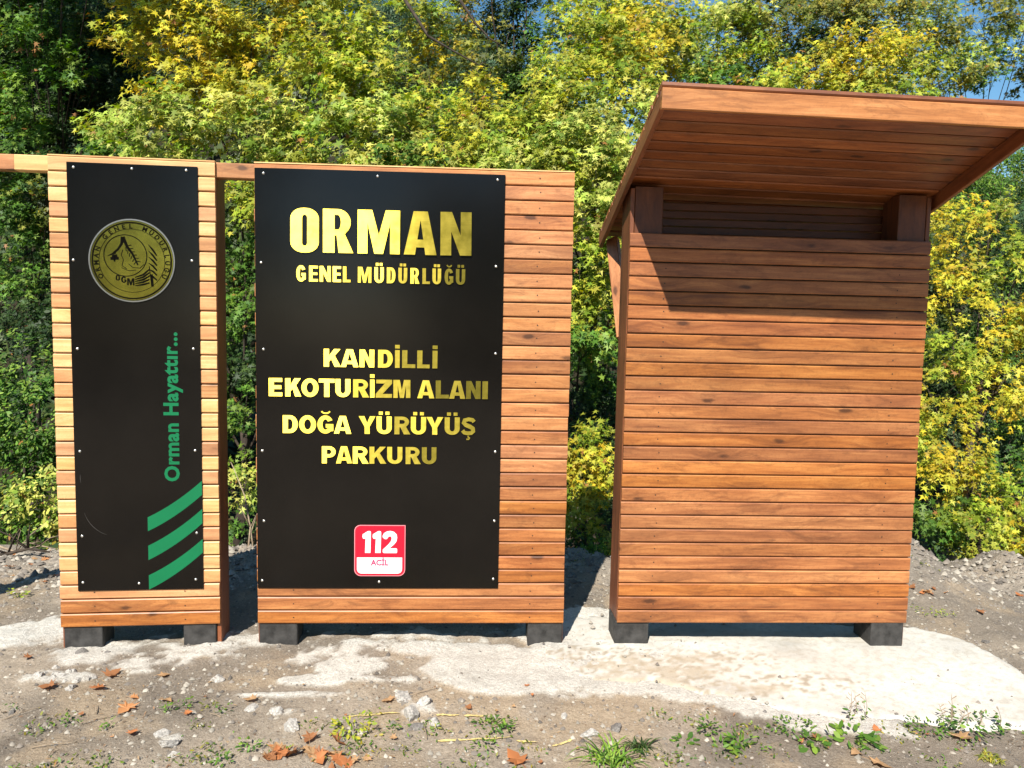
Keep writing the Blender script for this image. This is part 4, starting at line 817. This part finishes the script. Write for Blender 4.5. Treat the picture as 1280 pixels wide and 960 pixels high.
FL = [(140, 845, 28, 'curled orange leaf in front of the narrow sign, right of the cement heap'), (124, 862, 26, 'flat orange leaf just below the curled leaf before the narrow sign'), (60, 861, 26, 'brown leaf below the cement heap at left'),
      (158, 888, 34, 'long brown leaf in the left foreground'), (205, 846, 20, 'orange leaf lying alone before the right half of the narrow sign'), (165, 919, 20, 'ochre leaf standing on edge at lower left'), (314, 877, 22, 'orange leaf on the rough whitish stone'),
      (484, 877, 24, 'orange leaf left of the rubble pile before the wide sign'), (586, 887, 14, 'small orange leaf right of the rubble pile'), (645, 952, 42, 'large orange leaf at the bottom edge, middle of the picture'),
      (1019, 925, 18, 'yellow-brown leaf upright among the weeds before the pad'), (1001, 929, 14, 'small rust leaf left of the upright leaf before the pad'), (1070, 943, 24, 'pale orange leaf under the broad green leaves'), (1095, 915, 18, 'orange leaf at the right of the weeds before the pad'),
      (1203, 925, 36, 'large rust leaf at the lower right'), (1100, 957, 34, 'orange leaf cut by the bottom edge at right'), (1226, 767, 16, 'orange leaf on the slope right of the kiosk'), (1274, 745, 14, 'orange leaf high on the slope at the right edge'),
      (34, 824, 16, 'rust leaf near the left edge before the narrow sign'), (168, 874, 16, 'rust leaf above the long brown leaf at left'), (208, 877, 22, 'brown leaf among the small weeds at left'), (235, 894, 14, 'brown leaf under the small weeds at left'), (492, 925, 14, 'rust leaf below the rubble pile'), (459, 950, 18, 'narrow rust leaf right of the leaf drift')]
for i, (a, b, c, l) in enumerate(FL): fallen(a, b, c, l, i)
r_ = random.Random(8)
for i in range(16): fallen(405 + r_.gauss(0, 24), 944 + r_.gauss(0, 8), r_.uniform(18, 32), 'orange dry leaf in the leaf drift at the bottom edge before the wide sign', i + r_.randrange(8), 'leaf drift before the wide sign', .6)
for i in range(8): fallen(345 + r_.gauss(0, 10), 940 + r_.gauss(0, 6), r_.uniform(14, 26), 'orange dry leaf in the small drift left of the big leaf drift', i, 'small leaf drift at lower left', .5)
for i in range(9): fallen(1165 + r_.gauss(0, 16), 745 + r_.gauss(0, 5), r_.uniform(8, 16), 'brown leaf in the drift on the bank right of the kiosk', i, 'leaf drift on the right bank', .6)
for i in range(26): fallen(r_.uniform(0, 1280), r_.uniform(850, 958), r_.uniform(5, 10), 'small brown leaf scrap lying on the foreground dirt', i, 'leaf scraps on the dirt', .5)
for i in range(12): fallen(r_.uniform(0, 68), r_.uniform(690, 730), r_.uniform(8, 14), 'brown leaf scrap on the bank left of the narrow sign', i, 'leaf scraps on the left bank', .5)
# weeds
def weed_mesh(seed, n, rad, size, kind, pal, up=.6, hgt=.05):
    rg = np.random.default_rng(seed); a = rg.uniform(0, 6.28, n); rr = rad * np.sqrt(rg.random(n)); p = np.stack([rr * np.cos(a), rr * np.sin(a) * .7, hgt * rg.random(n)], -1)
    d = np.stack([np.cos(a), np.sin(a), rg.uniform(.0, up * 2, n)], -1) + rg.normal(size=(n, 3)) * .35; nr = np.array([0, -.25, 1.0]) + rg.normal(size=(n, 3)) * .35
    P4 = np.array(PAL[pal]); col = P4[rg.integers(0, 4, n)] * rg.uniform(.6, 1.15, (n, 1))
    V, lp, sz, cc = leaves(p, nr, d, size * .72 * rg.uniform(.5, 1.3, n), col, kind); me = np_mesh('weed', V, lp, sz, np.clip(cc, 0, 1)); me.materials.append(M_WEED); return me
def blade_mesh(seed, n, rad, L, pal):
    rg = np.random.default_rng(seed); P4 = np.array(PAL[pal]); V = []; lp = []; cc = []
    for i in range(n):
        a = rg.uniform(0, 6.28); b = np.array([rad * .3 * rg.normal(), rad * .2 * rg.normal(), 0]); d = np.array([math.cos(a), math.sin(a), 0]); l = L * rg.uniform(.5, 1.2); h = rg.uniform(.35, .9); w = .0035 * rg.uniform(.6, 1.2); sd = np.array([-d[1], d[0], 0]); c = P4[rg.integers(0, 4)] * rg.uniform(.8, 1.5); k0 = len(V)
        for j in range(6):
            t = j / 5; p = b + d * l * t * (1 - h * .4) + np.array([0, 0, l * h * (1.5 * t - 1.35 * t * t)]); ww = w * (1 - t ** 2) + .0003; V += [p + sd * ww, p - sd * ww]; cc += [c, c]
        for j in range(5): q = k0 + 2 * j; lp += [q, q + 1, q + 3, q + 2]
    me = np_mesh('blades', np.array(V), np.array(lp), np.full(len(lp) // 4, 4), np.clip(np.array(cc), 0, 1)); me.materials.append(M_WEED); return me
def weed(px, py, wpx, label, n=22, kind='oval', pal='green', size=.035, hgt=.04, name='weed', cat='weed', up=.5, tall=0):
    q = on_ground(px, py); rad = wpx / FPX * (q - CAM).dot(FW) / 2
    root = link(name, blade_mesh(int(px * 3 + py), n, rad, size, pal) if kind == 'slim' and name == 'grass_tuft' else weed_mesh(int(px * 3 + py), n, rad, size, kind, pal, up, hgt), None, None, tuple(q)); tag(root, label, cat, 'weeds in the foreground dirt')
    if tall:
        r = random.Random(int(px))
        for _ in range(tall):
            bm = bmesh.new()
            b = Vector((r.uniform(-rad, rad), r.uniform(-.02, .02), 0)); t = b + Vector((r.uniform(-.04, .04), 0, r.uniform(.08, .17))); tube(bm, [b, (b + t) / 2 + Vector((.01, 0, 0)), t], [.0016, .0013, .0008], 4)
            for k in range(4): c_ = b.lerp(t, .4 + .15 * k); tube(bm, [c_, c_ + Vector((r.uniform(-.025, .025), 0, .015))], [.001, .0025], 4)
            link('stalk', bm_mesh(bm), M_TWIG, root)
weed(90, 905, 22, 'small green weed at lower left, first from the left edge', 34, size=.022); weed(134, 911, 16, 'small green weed right of the first one at lower left', 22, size=.022); weed(12, 888, 16, 'tiny weed at the left edge in the foreground', 18, size=.02)
weed(207, 889, 14, 'dark little weed left in the row of four before the narrow sign', 22, size=.022); weed(229, 884, 20, 'bright little weed second in the row before the narrow sign', 30, size=.026); weed(262, 887, 20, 'little weed third in the row before the narrow sign', 26, size=.022, pal='olive'); weed(281, 891, 18, 'little weed last in the row before the narrow sign', 22, size=.022)
weed(312, 937, 30, 'green weed left of the orange leaves at the lower left middle', 40, size=.028); weed(277, 956, 26, 'green weed cut by the bottom edge at left', 26, size=.028)
weed(440, 915, 54, 'wide green weed clump behind the big leaf drift', 90, size=.032, hgt=.05, pal='lime'); weed(490, 915, 18, 'dark weed between the leaf drift and the rubble pile', 26, size=.026)
weed(617, 909, 50, 'wide low green weed right of the rubble pile', 80, size=.034, hgt=.03); weed(603, 937, 32, 'low green weed below the wide one', 40, size=.026)
weed(765, 955, 70, 'strappy grass tuft at the bottom edge, right of the middle', 60, 'slim', 'green', .22, .02, 'grass_tuft', 'grass', 1.1); weed(800, 935, 40, 'grey-green grass tuft right of the strappy one', 50, 'slim', 'dark', .09, .02, 'grass_tuft', 'grass', 1.0)
weed(855, 928, 26, 'rosette of rounded green leaves before the pad', 26, size=.045, hgt=.01, up=.1); weed(885, 917, 26, 'upright leafy green weed before the pad', 50, size=.03, hgt=.08); weed(903, 938, 30, 'broad-leaved weed below the upright one', 30, size=.055, hgt=.03); weed(925, 932, 30, 'feathery dark weed right of the upright one', 46, 'slim', 'green', .05, .04)
weed(990, 912, 60, 'low creeping green weed along the front edge of the pad', 110, size=.026, hgt=.03, pal='green'); weed(1020, 932, 40, 'bright broad-leaved weed beside the upright yellow-brown leaf', 30, size=.055, hgt=.03); weed(1062, 925, 70, 'long broad green leaves spreading before the pad', 46, size=.07, hgt=.03, pal='green'); weed(1072, 900, 30, 'round-leaved sprig standing against the white pad', 14, size=.035, hgt=.08, tall=3)
weed(1120, 918, 60, 'thin olive creeping weed before the pad at right', 70, size=.024, hgt=.02, pal='olive'); weed(1160, 915, 60, 'low green weed below the tall dry stalks', 90, size=.028, hgt=.04); weed(1215, 912, 80, 'spreading green tuft with dry stalks at the lower right', 130, size=.036, hgt=.06, tall=7)
weed(1170, 762, 60, 'yellow-green creeping patch on the bank right of the kiosk', 120, size=.02, hgt=.01, pal='lime', up=.1); weed(22, 745, 22, 'bright little weed on the bank left of the narrow sign', 40, size=.028, hgt=.05, pal='lime'); weed(1240, 950, 60, 'pale dry grass at the lower right corner', 60, 'slim', 'olive', .05, .01, 'grass_tuft', 'grass'); weed(30, 682, 20, 'green sprig on top of the left bank', 40, size=.03, hgt=.06)
# yellow dashes on the dirt
M_YEL = simple('yellow_paint', (.56, .44, .18), .8, 0, .2, .3, 60)
for (a, b, c, d, l) in ((545, 895, 574, 895, 'short yellow streak right of the rubble pile'), (580, 896, 606, 896, 'pale yellow streak under the small orange leaf'), (430, 897, 500, 893, 'long broken yellow streak left of the rubble pile'), (645, 927, 672, 929, 'yellow streak below the wide low weed'), (690, 934, 715, 926, 'faint yellow streak left of the strappy grass'), (545, 928, 640, 922, 'thin yellow streak under the wide low weed')):
    p0, p1 = on_ground(a, b), on_ground(c, d); bm = bmesh.new(); r = random.Random(a); nn = 14; prev = None
    for k in range(nn + 1):
        t = k / nn; q = p0.lerp(p1, t); wv = .006 * (.4 + r.random()) * (1 if 0 < k < nn else .2); z1, z2 = Zt(q.x, q.y + wv), Zt(q.x, q.y - wv)
        cur = (bm.verts.new((q.x, q.y + wv, z1 + .006)), bm.verts.new((q.x, q.y - wv, z2 + .006)))
        if prev: bm.faces.new((prev[1], cur[1], cur[0], prev[0]))
        prev = cur
    tag(link('yellow_streak', bm_mesh(bm), M_YEL), l, 'paint mark', 'yellow streaks on the dirt')
# dead branches on the banks
def stick(name, pts, r0, label, mat, sub=3, seed=0):
    bm = bmesh.new(); P3 = [Vector(p) for p in pts]; n = len(P3); tube(bm, P3, [r0 * (1 - .7 * i / (n - 1)) for i in range(n)], 6); r = random.Random(seed)
    for i in range(sub):
        a = P3[r.randrange(1, n)]; d = Vector((r.gauss(0, 1), r.gauss(0, .5), abs(r.gauss(0, 1)))).normalized() * r.uniform(.1, .3); tube(bm, [a, a + d * .5 + Vector((0, 0, .02)), a + d], [r0 * .45, r0 * .3, r0 * .12], 4)
    tag(link(name, bm_mesh(bm, 'stick', True), mat), label, 'branch')
stick('dead_branch', [P(-40, 700, 5.6), P(10, 692, 5.6), P(35, 686, 5.6), P(62, 690, 5.6)], .02, 'thick dead branch lying on the bank at the left edge', M_BARK, 5, 1)
stick('dead_branch', [P(-10, 680, 5.7), P(20, 690, 5.7), P(50, 682, 5.7), P(70, 686, 5.7)], .010, 'thin pale branch on top of the dead branch at left', M_TWIG, 5, 2)
stick('dry_stem', [P(309, 700, 5.9), P(313, 660, 5.95), P(306, 620, 6.0), P(292, 585, 6.0)], .010, 'pale bare stem standing behind the slot between the signs', M_TWIG, 4, 3)
stick('dry_stem', [P(318, 700, 5.9), P(314, 665, 5.95), P(322, 640, 6.0)], .007, 'short bare stem right of the pale one behind the slot', M_TWIG, 2, 4)
stick('dry_stem', [P(700, 700, 5.9), P(704, 690, 5.9), P(714, 698, 5.9)], .004, 'bent dry stem at the right foot of the wide sign', M_TWIG, 0, 5)
stick('dead_limb', [P(500, -10, 9.0), P(535, 45, 8.9), P(560, 60, 8.9), P(600, 82, 8.8)], .022, 'bare dark limb slanting across the top middle, left one', M_BARK, 4, 7)
stick('dead_limb', [P(575, 0, 9.0), P(595, 30, 9.0), P(612, 48, 9.0), P(632, 60, 9.0)], .018, 'bare dark limb slanting across the top middle, beside the ivy trunk', M_BARK, 4, 8)
r_ = random.Random(12)
for i in range(10):
    q = on_ground(r_.uniform(20, 760), r_.uniform(860, 950)); a = r_.uniform(0, 3.14); l = r_.uniform(.03, .09); d = Vector((math.cos(a) * l, math.sin(a) * l, 0))
    bm = bmesh.new(); tube(bm, [q - d + Vector((0, 0, .008)), q + Vector((0, 0, .014)), q + d + Vector((0, 0, .008))], [.0025, .002, .001], 4); tag(link('twig', bm_mesh(bm), M_TWIG), 'short dry twig lying on the foreground dirt', 'twig', 'dry twigs on the dirt')
